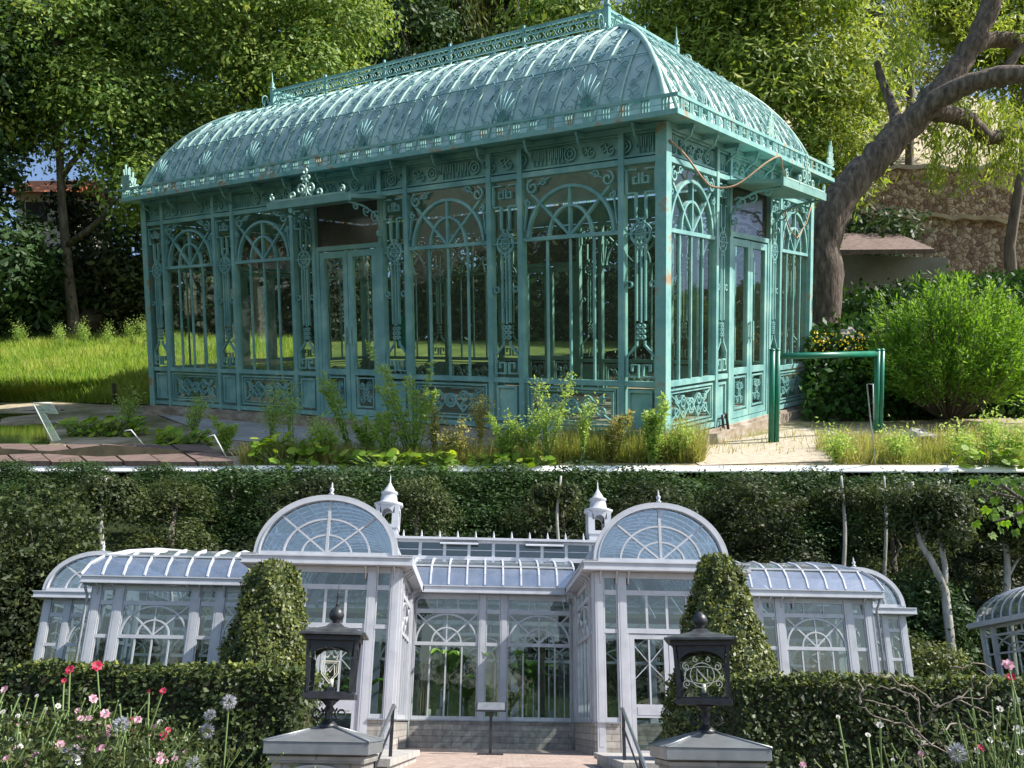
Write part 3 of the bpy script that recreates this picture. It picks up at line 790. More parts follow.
for (k, a, b) in bays_long():
    if k == 'd': canopy(FACES['front'], a, b)
for (k, a, b) in bays_end():
    if k == 'd': canopy(FACES['end'], a, b)
# loose cable looped under the eaves of the end wall
m = MB(); f = Face(*FACES['end'][:3])
cp = [(-.02,3.22,.08),(.35,3.12,.09),(.8,2.93,.1),(1.1,2.86,.12),(1.35,2.9,.3),(1.75,3.18,.5),(2.1,3.30,.55),(2.35,3.22,.5),(2.7,3.08,.45),(3.0,3.02,.4),(3.2,3.04,.3),(3.35,2.98,.2)]
pts = []
for i in range(len(cp)-1):
    for q in range(5):
        t = q/5; p0 = cp[max(i-1,0)]; p1 = cp[i]; p2 = cp[i+1]; p3 = cp[min(i+2, len(cp)-1)]
        v = [.5*((2*p1[k])+(-p0[k]+p2[k])*t+(2*p0[k]-5*p1[k]+4*p2[k]-p3[k])*t*t+(-p0[k]+3*p1[k]-3*p2[k]+p3[k])*t**3) for k in range(3)]
        pts.append(f.P(v[0], v[1], v[2]))
m.tube(pts, .012, 5); m.build('hanging_cable', MAT['rope'], gc)
m = MB(); m.tube([f.P(3.75, 2.85, .06), f.P(4.0, 2.6, .08), f.P(4.3, 2.5, .09), f.P(4.7, 2.75, .1), f.P(4.95, 3.05, .1)], .01, 5); m.build('hanging_cable', MAT['rope'], gc)
m = MB(); m.tube([f.P(1.45, .0, .12), f.P(1.47, .15, .1), f.P(1.58, .17, .1), f.P(1.6, -.12, .14)], .018, 6); m.build('drain_pipe', MAT['black'], gc)
# a teal cloth on a stand inside
p = UP(288, 300, 14.0)
# ---- ground of the upper garden: an overhanging terrace with a pale coping at its front
eL, eR = UG(-300, 467.2), UG(1324, 467.2)
ed = (eR - eL).normalized(); en = Vector((-ed.y, ed.x, 0))
if en.dot(UG(512, 400) - eL) < 0: en = -en
def EP(a, b, z=GZ):                           # along the edge from its middle, inwards
    mid = (eL + eR)/2; return Vector((mid.x, mid.y, z)) + ed*a + en*b
m = MB()
NX, NY = 60, 46
rsg = RS(3)
def gheight(p, b):
    return 0
gv = []; gf = []
ys = [0.06] + [0.06 + (j/NY)**2.2*70 for j in range(1, NY+1)]
xs = [-55 + 110*i/NX for i in range(NX+1)]
for b in ys:
    for a in xs:
        z = GZ
        if b > 3: z += .05*math.sin(a*1.3+b)*min(1, (b-3)/4)
        p = EP(a, b, z); p.z = z
        gv.append(p)
gf = [(j*(NX+1)+i, j*(NX+1)+i+1, (j+1)*(NX+1)+i+1, (j+1)*(NX+1)+i) for j in range(NY) for i in range(NX)]
m.add(gv, gf, 0, True)
# skirt and underside
u = [EP(-55, .07, GZ), EP(55, .07, GZ), EP(55, .07, GZ-.012), EP(-55, .07, GZ-.012), EP(55, 70, GZ-.012), EP(-55, 70, GZ-.012)]
m.add(u, [(0,1,2,3), (3,2,4,5)], 0)
tag(m.build('terrace_ground', MAT['ugroundg'], loc=(0,0,0), up=True), kind='structure')
m = MB()
q = [EP(-55, 0, GZ-.040), EP(55, 0, GZ-.040), EP(55, .058, GZ+.006), EP(-55, .058, GZ+.006)]
q2 = [EP(-55, 0, GZ-.052), EP(55, 0, GZ-.052), EP(55, .058, GZ-.052), EP(-55, .058, GZ-.052)]
m.add(q + q2, [(0,1,2,3),(4,7,6,5),(0,4,5,1),(1,5,6,2),(2,6,7,3),(3,7,4,0)])
tag(m.build('terrace_coping', MAT['coping'], loc=(0,0,0), up=True), kind='structure')
# turf and paving sheets
def sheet(name, pts, z, mat, kind='structure', thick=0):
    m = MB(); P_ = [Vector((p.x, p.y, z)) for p in pts]; m.add(P_, [tuple(range(len(P_)))])
    return tag(m.build(name, mat, loc=(0,0,0), up=True), kind=kind)
MR = [(402, None), (386, 17.4), (368, 20.0), (352, 23.0), (341, 27.0), (338, 36.0)]
MX = [158, 255, 420, 600, 700, 760]
def mrow(px, k):
    py, D = MR[k]; p = UG(px, 400 if px < 0 else 400+px*.03) if D is None else UP(px, py, D)
    if D is None: p.z = GZ+.01
    return p
m = MB(); mg = [mrow(-500+ (MX[k]+500)*i/24, k) for k in range(6) for i in range(25)]
m.add(mg, [(k*25+i, k*25+i+1, k*25+26+i, k*25+25+i) for k in range(5) for i in range(24)], 0, True)
tag(m.build('meadow', MAT['turf'], loc=(0,0,0), up=True), kind='structure')
sheet('pond_water', [UG(-420, 401), UG(46, 401), UG(58, 420), UG(50, 444), UG(30, 452), UG(-420, 452)], GZ+.006, MAT['water'])

def blades(name, region, n, h, wd, mat, seed, z=GZ, lean=.3, label=None, dens=None, hv=.6):
    """region: list of (pxl, pxr, py) rows seen on the ground; blades spread between them"""
    rs = RS(seed); P_ = []
    rows = [(UG(a, y), UG(b, y)) for a, b, y in region] if region else [(mrow(-120, k), mrow(MX[k] if k < 2 else 300, k)) for k in range(5)]
    for i in range(n):
        t = rs.rand()*(len(rows)-1); k = int(t); t -= k; s = rs.rand()
        p = (rows[k][0].lerp(rows[k+1][0], t)).lerp(rows[k][1].lerp(rows[k+1][1], t), s)
        P_.append((p.x, p.y, z if region else p.z))
    P_ = np.array(P_)
    H = h*(1-hv + hv*rs.rand(n,1)*1.6)
    patch = (np.sin(P_[:,0]*2.1+seed)*np.sin(P_[:,1]*1.7)+1)/2
    H = H*(.6+.7*patch[:,None])
    up = np.zeros((n,3)); up[:,2] = 1; up[:,:2] = rs.normal(size=(n,2))*lean
    a = nrm(up)*H; th = rs.rand(n)*6.28; b = np.stack([np.cos(th), np.sin(th), 0*th], 1)*wd
    V = np.stack([P_-b, P_+b, P_+a+b*.15, P_+a-b*.15], 1)
    me = quad_mesh(name, V, np.clip(rs.rand(n)*.6+patch*.4, 0, 1), mat)
    o = link_mesh(name, me, None, (0,0,0), True)
    return tag(o, label, name.replace('_', ' '), kind='stuff')
blades('meadow_grass', None, 90000, .26, .016, MAT['grass'], 1, GZ+.06, label='tall sunlit grass of the meadow left of the green conservatory')
blades('verge_grass', [(560,700,449),(555,705,456),(548,705,461),(548,700,463.5)], 5200, .34, .006, MAT['ggrass'], 2, label='tall dry grass along the edge below the conservatory corner')
blades('weedy_grass', [(820,1100,440),(815,1100,450),(830,1100,458),(838,1100,464.5)], 7000, .16, .006, MAT['ggrass'], 5, label='green and straw grass at the right front corner of the upper garden')
blades('lawn_strip', [(818,868,404),(816,872,412)], 1500, .10, .006, MAT['ggrass'], 6, label='strip of turf behind the green tube barrier')
blades('path_tufts', [(700,1000,430),(700,1010,442),(690,1020,455)], 900, .10, .005, MAT['ggrass'], 14, label='thin dry tufts growing through the gravel right of the corner')
blades('short_grass', [(240,560,455),(240,560,461),(240,560,465)], 6500, .17, .005, MAT['ggrass'], 8, label='sparse short grass in front of the long glass wall')
blades('bank_grass', [(880,1150,372),(880,1150,392),(860,1150,410)], 6000, .22, .008, MAT['ggrass'], 9, label='grass around the foot of the round shrub')

# ---- generic trees
def make_tree(name, label, cat, base, trunk_pts, limbs, lobes, clumps, per, csig, size, mat, bark, seed, up=True, group=None, asp=.5, shell=.5, zlim=None, r0=.25, dirv=None, jit=1., flat=1., twigs=True, loc=None):
    base = Vector(base); t = empty(name, base, label, cat, group, up)
    rs = RS(seed)
    V, rv, cc = crown(rs, lobes, clumps, per, csig, size, asp, shell, zlim, dirv, jit, flat)
    m = MB(); n = len(trunk_pts)
    m.tube(trunk_pts, [r0*(1-.65*i/(n-1)) for i in range(n)], 9)
    for (p, q, r) in limbs:
        L = limb_pts(p, q, .08, 5, rs); m.tube(L, [r*(1-.75*i/5) for i in range(6)], 6)
    if twigs:
        tp = [Vector(p) for p in trunk_pts[n//2:]] + [Vector(q) for (_, q, _) in limbs]
        for k in rs.choice(len(cc), min(len(cc), 34), replace=False):
            q = Vector(cc[k])
            if zlim is not None and q.z > zlim: continue
            p = min(tp, key=lambda a: (a-q).length)
            L = limb_pts(p, q, .05, 4, rs); r = r0*.16
            m.tube(L, [r*(1-.8*i/4) for i in range(5)], 4)
    m.build('trunk', bark, t)
    V = V - np.array(ORG[t.name])[None, None, :]
    link_mesh('crown', quad_mesh('crown', V, rv, mat), t)
    return t
def lobe(px, py, D, r, rz=None, ry=None):
    p = UP(px, py, D); s = D/F_PX
    return ((p.x, p.y, p.z), (r*s, (ry or r)*s, (rz or r)*s))
# broadleaved trees behind the left end
def utree(px, D, top, lobes, seed, name, label, cat='tree', mat='leafA', clumps=420, per=34, csig=.34, size=.15, r0=.22, **k):
    b = UD(px, D)
    tp = [b, b+Vector((.05,.1,1.5)), b+Vector((-.1,.1,3.2)), b+Vector((.15,-.1,5.2)), b+Vector((.1,0,top))]
    lb = []
    L = [lobe(*l) for l in lobes]
    for l in L:
        c = Vector(l[0]); zt = max(1.2, min(top-.5, c.z-1.5)); kz = b + Vector((0,0,zt-b.z)); lb.append((kz, c, r0*.45))
    return make_tree(name, label, cat, b, tp, lb, L, clumps, per, csig, size, MAT[mat], MAT['bark'], seed, r0=r0, group=k.pop('group', None), **k)
TG = 'broadleaved trees behind the green conservatory'
utree(255, 27, 10, [(210,60,27,80),(300,90,26.5,58),(250,-10,27,85),(170,130,26.5,50),(330,25,27,55),(255,140,26,40)], 11, 'broadleaved_tree', 'olive green broadleaved tree rising just behind the left end of the green roof', clumps=560, per=78, size=.145, csig=.46, group=TG)
utree(70, 26, 10, [(60,40,26,80),(5,100,25.5,55),(112,125,25.5,55),(130,10,26.5,55),(150,190,25,34)], 12, 'broadleaved_tree', 'broadleaved tree with dark trunk at the far left of the upper garden', clumps=560, per=78, size=.145, csig=.46, group=TG)
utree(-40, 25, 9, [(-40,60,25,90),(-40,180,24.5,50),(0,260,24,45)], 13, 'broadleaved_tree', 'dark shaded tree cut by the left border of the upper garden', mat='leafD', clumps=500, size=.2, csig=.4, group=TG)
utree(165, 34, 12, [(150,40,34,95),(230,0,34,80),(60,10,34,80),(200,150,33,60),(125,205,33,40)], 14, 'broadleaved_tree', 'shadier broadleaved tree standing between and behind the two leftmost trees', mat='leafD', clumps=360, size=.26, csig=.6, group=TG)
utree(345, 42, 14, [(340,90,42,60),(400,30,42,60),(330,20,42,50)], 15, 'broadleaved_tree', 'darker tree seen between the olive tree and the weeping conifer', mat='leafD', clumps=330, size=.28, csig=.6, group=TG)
utree(560, 42, 14, [(560,40,42,60),(600,0,42,60),(520,100,42,60),(640,120,42,60)], 16, 'broadleaved_tree', 'tree behind the middle of the ridge, right of the weeping conifer', mat='leafA', clumps=360, size=.28, csig=.6, group=TG)
# yellow-green willow right of the roof
utree(760, 19, 9, [(730,50,19,75),(800,40,18.5,70),(770,120,18,70),(700,110,19,60),(845,90,18,45),(760,-20,19,80),(820,170,17.5,42),(690,20,19,60)], 17, 'willow_tree', 'yellow green willow crown rising right behind the ridge end of the green roof', 'willow', 'leafY', 850, 66, .30, .15, .25, asp=.3)
utree(900, 27, 12, [(900,30,27,60),(860,120,26,50),(930,100,28,40),(850,10,27,50),(840,190,24,34)], 18, 'dark_conifer', 'dark evergreen behind the leaning willow trunk', 'tree', 'leafC', 330, 34, .4, .2, .25, asp=.25)
utree(1010, 22, 12, [(1000,20,22,60),(1050,60,22,60),(960,-10,22,50)], 19, 'broadleaved_tree', 'sunlit yellow green crown at the top right of the upper garden', 'tree', 'leafY', 480, 30, .35, .16, .2, group=TG)
# weeping conifer behind the middle of the roof
def weeping(px0, px1, D, seed, label, n=230, ytop=-60, ybot=105, mat='leafC'):
    b = UD((px0+px1)/2, D); t = empty('weeping_conifer', b, label, 'conifer', 'weeping conifers behind the roof', True)
    rs = RS(seed); m = MB()
    m.tube([b, b+Vector((0,0,11)), b+Vector((0,0,23))], [.5,.35,.1], 8)
    V = []; RV = []
    for k in range(n):
        u = rs.rand(); px = px0+(px1-px0)*u; y0 = ytop+(ybot-ytop)*rs.rand()**.9 - 40
        p = UP(px, y0, D + rs.uniform(-2, 2)); L = rs.uniform(2.0, 5.0)
        c = Vector((b.x, b.y, p.z+.6)); m.tube(limb_pts(c, p, .06, 4), [.05,.04,.03,.02,.012], 4, cap=False)
        nn = 130; tt = rs.rand(nn)
        C = np.array(p)[None,:] + np.stack([rs.normal(size=nn)*(.14+.30*tt), rs.normal(size=nn)*(.14+.30*tt), -tt*L+.1], 1)
        d = np.tile(np.array([[0,0,-1.5]]), (nn,1))
        V.append(leaves(rs, C, .46, .2, d, .6)); RV.append(np.clip(rs.rand()*.7+rs.rand(nn)*.3, 0, 1))
    m.build('trunk', MAT['bark'], t)
    V = np.concatenate(V) - np.array(ORG[t.name]); link_mesh('crown', quad_mesh('crown', V, np.concatenate(RV), MAT[mat]), t)
weeping(350, 480, 46, 31, 'weeping conifer with hanging sprays behind the left half of the ridge')
weeping(470, 575, 47, 32, 'second weeping conifer, nearer the high end of the ridge', 170)
# leaning old willow on the right
b = UD(818, 15.0)
bp = lambda x, y, D: UP(x, y, D)
t = empty('leaning_willow', b, 'old willow with thick furrowed trunk leaning to the right past the stone wall', 'willow', None, True)
m = MB(); rs = RS(5)
def spline(P_, n=6):
    out = []
    for i in range(len(P_)-1):
        p0, p1, p2, p3 = P_[max(i-1,0)], P_[i], P_[i+1], P_[min(i+2,len(P_)-1)]
        for q in range(n):
            tt = q/n; out.append(.5*((2*p1)+(-p0+p2)*tt+(2*p0-5*p1+4*p2-p3)*tt*tt+(-p0+3*p1-3*p2+p3)*tt**3))
    out.append(P_[-1]); return out
def trunk(m, P_, r0, r1, n=12):
    S = spline([Vector(p) for p in P_]); N = len(S)
    S = [p + Vector(rs.normal(size=3))*r0*.05 for p in S]
    m.tube(S, [(r0+(r1-r0)*i/(N-1))*(1+.045*rs.normal()) for i in range(N)], n)
PX = 15/880
trunk(m, [b+Vector((-.1,0,-.1)), bp(822,300,15), bp(822,240,15), bp(846,190,15), bp(884,150,15), bp(925,108,15), bp(960,66,15), bp(985,20,15), bp(1005,-40,15)], .37, .14)
trunk(m, [bp(905,128,15), bp(945,95,14.6), bp(990,78,14.3), bp(1040,72,14)], .20, .13)
trunk(m, [bp(955,72,15), bp(985,40,15.3), bp(1040,48,15.5)], .18, .12)
trunk(m, [bp(930,112,15), bp(965,118,15.4), bp(990,138,15.6), bp(1020,128,15.8), bp(1060,110,16)], .15, .11)
trunk(m, [bp(880,155,15), bp(895,120,15.6), bp(882,80,16), bp(876,62,16)], .12, .05)
trunk(m, [bp(1000,85,15), bp(1012,60,15), bp(1040,30,15)], .1, .05)
m.build('trunk', MAT['ubark'], t)
V = []; RV = []
for k in range(120):
    px = rs.uniform(890, 1050); y0 = rs.uniform(90, 138) if px > 925 else rs.uniform(-30, 40)
    p = UP(px, y0, 15 + rs.uniform(.2, 1.6)); L = rs.uniform(.5, 1.2); nn = 46; tt = rs.rand(nn)
    C = np.array(p)[None,:] + np.stack([rs.normal(size=nn)*.07, rs.normal(size=nn)*.07, -tt*L], 1)
    V.append(leaves(rs, C, .13, .22, np.tile(np.array([[0,0,-1.2]]), (nn,1)), .7)); RV.append(np.clip(rs.rand()*.6+rs.rand(nn)*.4, 0, 1))
for (l, nc) in ((lobe(1010,10,15.6,48), 50), (lobe(950,-40,15.6,50), 40), (lobe(800,232,16.5,26), 50), (lobe(835,150,17,34), 60)):
    Vx, r_, _ = crown(rs, [l], nc, 26, .18, .12, .25); V.append(Vx); RV.append(r_)
V = np.concatenate(V) - np.array(ORG[t.name]); link_mesh('crown', quad_mesh('crown', V, np.concatenate(RV), MAT['leafY']), t)

# trees of the garden left of the picture: the long glass wall mirrors them
for i, (lat, fwd_, wd_) in enumerate(((-13.5,11.5,'nearest'),(-15,14.5,'middle'),(-17,17.5,'farther'),(-19.5,21,'farthest'))):
    px_ = 512 + lat/fwd_*880; z_ = lambda h: 318-(h-1.3)/fwd_*880
    utree(px_, fwd_, 7, [(px_, z_(5.5), fwd_, 2.2/fwd_*880), (px_+60, z_(2.4), fwd_, 2.0/fwd_*880), (px_-60, z_(8), fwd_, 1.9/fwd_*880), (px_+20, z_(3.6), fwd_+1.5, 2.0/fwd_*880)], 90+i, 'broadleaved_tree', wd_+' tree beyond the left border, seen only as a reflection in the long glass wall', mat='leafF', clumps=170, per=40, csig=.45, size=.26, group='trees mirrored in the long glass wall')

# understorey shrubs, left and behind the glass
def bush(name, label, px, py, D, r, seed, mat='leafD', clumps=120, per=26, csig=.2, size=.12, rz=None, group=None, cat='shrub', asp=.5):
    p = UP(px, py, D); b = Vector((p.x, p.y, GZ)); s = D/F_PX
    L = [((p.x, p.y, p.z), (r*s, r*s, (rz or r)*s)), ((p.x, p.y, (p.z+GZ)/2), (r*s*.8, r*s*.8, max(.2, (p.z-GZ)/2)))]
    t = empty(name, b, label, cat, group, True); rs = RS(seed)
    V, rv, cc = crown(rs, L, clumps, per, csig, size, asp); m = MB()
    for k in range(7): m.tube(limb_pts(b, Vector(cc[k*3]), .05, 4, rs), [.035,.028,.02,.014,.008], 4)
    m.build('stem', MAT['bark'], t)
    link_mesh('foliage', quad_mesh('foliage', V-np.array(ORG[t.name]), rv, MAT[mat]), t)
SG = 'dark shrubs under the trees beyond the meadow'
bush('shrub', 'dark shrub at the far left end of the meadow', 20, 290, 26, 48, 41, clumps=200, csig=.3, size=.2, group=SG)
bush('shrub', 'dark shrub in front of the shaded bank', 95, 285, 28, 42, 42, clumps=200, csig=.3, size=.2, group=SG)
bush('shrub', 'leafy shrub touching the left end of the green conservatory', 145, 270, 27, 48, 43, 'leafF2', clumps=200, csig=.3, size=.2, group=SG)
for i, (px, py, D, r) in enumerate(((190,285,28,55),(260,275,29,60),(330,285,28,55),(400,280,30,65),(470,275,29,60),(540,285,28,60),(610,280,28,60),(680,285,26,60),(750,285,25,50))):
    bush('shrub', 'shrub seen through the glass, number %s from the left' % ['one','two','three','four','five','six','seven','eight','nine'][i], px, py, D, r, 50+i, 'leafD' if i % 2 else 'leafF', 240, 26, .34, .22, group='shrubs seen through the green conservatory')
bush('shrub', 'tall shrub half hiding the orange roofed house at the far left', 74, 212, 27, 20, 44, 'leafF', group=SG, clumps=90, csig=.3, size=.18)
# dark bank with a rock beyond the meadow
m = MB()
for (pxa, pxb, D, h) in ((-60, 150, 30, 2.6),):
    n = 40; rr = RS(8)
    row0 = [UD(pxa+(pxb-pxa)*i/n, D-2.2) for i in range(n+1)]; row1 = [UD(pxa+(pxb-pxa)*i/n, D-1)+Vector((0,0,h*.7*(1+.2*rr.normal()))) for i in range(n+1)]; row2 = [UD(pxa+(pxb-pxa)*i/n, D+3)+Vector((0,0,h*(1+.1*rr.normal()))) for i in range(n+1)]
    m.add(row0+row1+row2, [(i, i+1, n+2+i, n+1+i) for i in range(n)] + [(n+1+i, n+2+i, 2*n+3+i, 2*n+2+i) for i in range(n)], 0, True)
tag(m.build('earth_bank', MAT['earth'], loc=(0,0,0), up=True), kind='structure')
def rock(label, c, r, seed, mat, up=True, group=None, flat=.7):
    bm = MB(); rs = RS(seed); n, k = 9, 6; vs_ = []
    c = Vector(c)
    for j in range(k+1):
        ph = pi*j/k
        for i in range(n):
            th = 2*pi*i/n; rr = r*(1+.18*rs.normal())
            vs_.append((c.x+rr*math.sin(ph)*math.cos(th), c.y+rr*math.sin(ph)*math.sin(th), c.z+rr*flat*math.cos(ph)))
    bm.add(vs_, [(j*n+i, j*n+(i+1)%n, (j+1)*n+(i+1)%n, (j+1)*n+i) for j in range(k) for i in range(n)])
    return tag(bm.build('rock', mat, loc=c, up=up), label, 'rock', group)
rock('large shaded boulder on the dark bank beyond the meadow', UP(92, 322, 27), .6, 1, MAT['earth'])
rock('grey boulder among the ivy behind the green barrier', UP(848, 338, 14), .2, 2, MAT['stone'])
rock('pale mossy stone in the grass in front of the round shrub', UG(920, 444)+Vector((0,0,.05)), .17, 3, MAT['stone'])
for i, (x, y) in enumerate(((8,398),(28,399),(46,402),(57,411),(62,423))):
    rock('flat edging stone of the pond, number %s from the back' % ['one','two','three','four','five'][i], UG(x, y)+Vector((0,0,.02)), .12, 10+i, MAT['plinth'], group='stones edging the pond', flat=.4)

# house glimpsed through the left trees
hb = UD(45, 32)
h = empty('house', hb, 'small white house with orange tiled roof glimpsed through the left trees', 'house', None, True)
def hp(px, py, D=32): return UP(px, py, D)
P0, P1 = hp(18, 232), hp(75, 232); sdir = Vector((P1.x-P0.x, P1.y-P0.y, 0)); L = sdir.length; sdir.normalize(); nd = Vector((sdir.y, -sdir.x, 0))
f = Face((P0.x, P0.y, 0), sdir, nd); zt = hp(40, 194).z
f.rect(0, GZ, L, zt, -3, 0); f.build('wall', MAT['housewall'], h)
f = Face((P0.x, P0.y, 0), sdir, nd)
f.mb.add([f.P(-.3, zt, .4), f.P(L+.3, zt, .4), f.P(L+.3, zt+.7, -1.5), f.P(-.3, zt+.7, -1.5), f.P(-.3, zt, -3.4), f.P(L+.3, zt, -3.4)], [(0,1,2,3),(3,2,5,4),(0,3,4),(1,5,2)])
f.build('roof', MAT['orange'], h)
f = Face((P0.x, P0.y, 0), sdir, nd); f.rect(.35, zt-1.0, 1.1, zt-.3, .0, .03); f.build('window', MAT['dark'], h)

# right hand slope: plaster wall with slab roof, rubble wall, sandy bank
def wall_thing(name, label, cat, pa, pb, zb, thick, mat, capmat=None, capn='coping', bumpy=0, caph=.12, capo=.08):
    a = Vector((pa.x, pa.y, 0)); b = Vector((pb.x, pb.y, 0)); sd = b-a; L = sd.length; sd.normalize(); nd = Vector((sd.y, -sd.x, 0))
    t = empty(name, (a.x, a.y, zb), label, cat, None, True)
    f = Face(a, sd, nd); n = 30; rs = RS(4)
    zs = [pa.z + (pb.z-pa.z)*i/n + bumpy*rs.normal() for i in range(n+1)]
    vs_ = []
    for i in range(n+1):
        s = L*i/n; vs_ += [f.P(s, zb, 0), f.P(s, zs[i], 0), f.P(s, zs[i], -thick), f.P(s, zb, -thick)]
    fs = []
    for i in range(n):
        for k in range(4): fs.append((i*4+k, i*4+(k+1)%4, i*4+4+(k+1)%4, i*4+4+k))
    fs += [(0,1,2,3), (n*4+3, n*4+2, n*4+1, n*4)]
    f.mb.add(vs_, fs); f.build('masonry', mat, t)
    if capmat:
        f = Face(a, sd, nd); vs_ = []
        for i in range(n+1):
            s = L*i/n; vs_ += [f.P(s, zs[i]+.003, capo), f.P(s, zs[i]+caph, capo), f.P(s, zs[i]+caph, -thick), f.P(s, zs[i]+.003, -thick)]
        f.mb.add(vs_, fs); f.build(capn, capmat, t)
    return t
wall_thing('plaster_wall', 'grey plastered wall behind the leaning willow trunk', 'wall', UP(770, 252, 19), UP(948, 258, 18), GZ, .4, MAT['plaster'])
wall_thing('rubble_wall', 'tall brown rubble stone retaining wall on the right', 'wall', UP(760, 172, 26), UP(1180, 166, 25), GZ, .6, MAT['rubble'], MAT['stone'], 'coping', .08)
wall_thing('rubble_wall', 'lower terrace of rubble stone with a sunlit ledge, beside the round shrub', 'wall', UP(860, 214, 23.5), UP(1180, 232, 22), GZ, .8, MAT['rubble'], MAT['sand'], 'ledge', .05, .10, .15)
# slab roof of the low shed
t = empty('lean_to_roof', UP(860, 250, 18.2), 'flat timber lean-to roof over the plastered wall', 'roof', None, True)
m = MB(); q = [UP(806, 250, 17.5), UP(935, 249, 17.2), UP(900, 234, 20), UP(826, 233, 20)]
m.add(q + [v+Vector((0,0,-.09)) for v in q], [(0,1,2,3),(4,7,6,5),(0,4,5,1),(1,5,6,2),(2,6,7,3),(3,7,4,0)]); m.build('slab', MAT['wood'], t)
# bank
m = MB(); n = 24; rr = RS(9)
prof_ = [(172, 27, 0), (150, 30, 0), (112, 36, 0), (100, 44, 0)]
vs_ = []
for (py, D, _) in prof_:
    for i in range(n+1):
        px = 700 + (1250-700)*i/n; p = UP(px, py + 3*rr.normal(), D); vs_.append(p)
m.add(vs_, [(j*(n+1)+i, j*(n+1)+i+1, (j+1)*(n+1)+i+1, (j+1)*(n+1)+i) for j in range(3) for i in range(n)], 0, True)
tag(m.build('sandy_bank', MAT['sand'], loc=(0,0,0), up=True), kind='structure')
# ivy covered slope in front of the walls
m = MB(); vs_ = []
rows = [(376, 12.6), (350, 13.5), (322, 16.0), (300, 17.4)]
for (py, D) in rows:
    for i in range(n+1):
        px = 805 + 420*i/n
        pz = UP(px, py - (18*min(1, max(0, (px-850)/120)) if py < 340 else 0), D)
        if py == 376: pz.z = GZ-.05
        vs_.append(pz)
m.add(vs_, [(j*(n+1)+i, j*(n+1)+i+1, (j+1)*(n+1)+i+1, (j+1)*(n+1)+i) for j in range(3) for i in range(n)], 0, True)
slope_v = [Vector(v) for v in vs_]
tag(m.build('ivy_slope', MAT['earth'], loc=(0,0,0), up=True), kind='structure')
rs = RS(21); C = []
for k in range(26000):
    j = rs.randint(3); i = rs.randint(n); a, b_ = rs.rand(2)
    p = (slope_v[j*(n+1)+i].lerp(slope_v[j*(n+1)+i+1], a)).lerp(slope_v[(j+1)*(n+1)+i].lerp(slope_v[(j+1)*(n+1)+i+1], a), b_)
    C.append((p.x, p.y, p.z + abs(rs.normal())*.13))
C = np.array(C)
o = link_mesh('ivy', quad_mesh('ivy', leaves(rs, C, .11, .7), np.clip(.4*rs.rand(len(C))+.6*(np.sin(C[:,0]*1.7)*np.sin(C[:,1]*2)*.5+.5), 0, 1), MAT['darkgrass']), None, (0,0,0), True)
tag(o, 'dark ivy covering the slope behind the green barrier', 'ivy', kind='stuff')
rs = RS(22); C = []
for k in range(130):
    p = UP(rs.uniform(812, 880), rs.uniform(330, 352), rs.uniform(12.6, 13.2)); C.append(p)
o = link_mesh('yellow_flowers', quad_mesh('yellow_flowers', leaves(rs, np.array(C), .03, .9), rs.rand(130), MAT['yellow']), None, (0,0,0), True)
tag(o, 'small yellow flowers scattered over the ivy beside the conservatory', 'flowers', kind='stuff')
bush('ivy_hedge', 'trailing dark ivy hanging over the lean-to roof', 880, 230, 20.5, 48, 70, 'leafD', 120, 26, .2, .13, rz=14, cat='ivy')

# big round shrub with upright shoots
D = 12.3; c = UP(952, 345, D); b = Vector((c.x, c.y, GZ))
t = empty('round_shrub', b, 'big bright green round shrub with upright shoots, right of the green barrier', 'shrub', None, True)
rs = RS(77); m = MB(); V = []; RV = []
for k in range(340):
    th = rs.rand()*2*pi; el = math.acos(1-rs.rand()*1.15); 
    d = Vector((math.sin(el)*math.cos(th), math.sin(el)*math.sin(th), max(-.2, math.cos(el))))
    L = .98*(1+.14*rs.normal()); tip = Vector((c.x, c.y, c.z-.22)) + Vector((d.x*L, d.y*L, d.z*L*1.08)); st = Vector((b.x+d.x*.12, b.y+d.y*.12, GZ+.05)); mid = st.lerp(tip, .55) + Vector((d.x, d.y, 0))*.15
    if k % 3 == 0: m.tube(spline([st, mid, tip], 3), [.012,.011,.010,.008,.006,.004,.003], 4, cap=False)
    nn = 80; tt = .35 + .65*rs.rand(nn)**.7; P_ = np.array([tuple(st.lerp(mid, min(1, a/.55)) if a < .55 else mid.lerp(tip, (a-.55)/.45)) for a in tt])
    C = P_ + rs.normal(size=(nn,3))*.035
    dv = np.tile(np.array([tuple(d)]), (nn,1)) + np.array([0,0,.5])
    V.append(leaves(rs, C, .08, .3, dv, .7)); RV.append(np.clip(rs.rand()*.5+rs.rand(nn)*.5, 0, 1))
for k in range(46):                            # upright shoots
    th = rs.rand()*2*pi; r_ = .9*math.sqrt(rs.rand()); x, y = b.x+r_*math.cos(th), b.y+r_*math.sin(th)
    z0 = c.z + .74*math.sqrt(max(0, 1-(r_/1.05)**2))-.25; z1 = z0 + rs.uniform(.2, .48)
    tip = Vector((x+(x-b.x)*.22, y+(y-b.y)*.22, z1)); m.tube([(x,y,z0-.3), tip], [.008,.003], 4, cap=False)
    nn = 60; tt = rs.rand(nn); P_ = np.array([tuple(Vector((x,y,z0-.1)).lerp(tip, a)) for a in tt]); V.append(leaves(rs, P_+rs.normal(size=(nn,3))*.014, .055, .35, np.tile(np.array([[0,0,.8]]), (nn,1)), .8)); RV.append(.4+.6*rs.rand(nn))
m.build('stem', MAT['bark'], t)
link_mesh('foliage', quad_mesh('foliage', np.concatenate(V)-np.array(ORG[t.name]), np.concatenate(RV), MAT['leafB']), t)

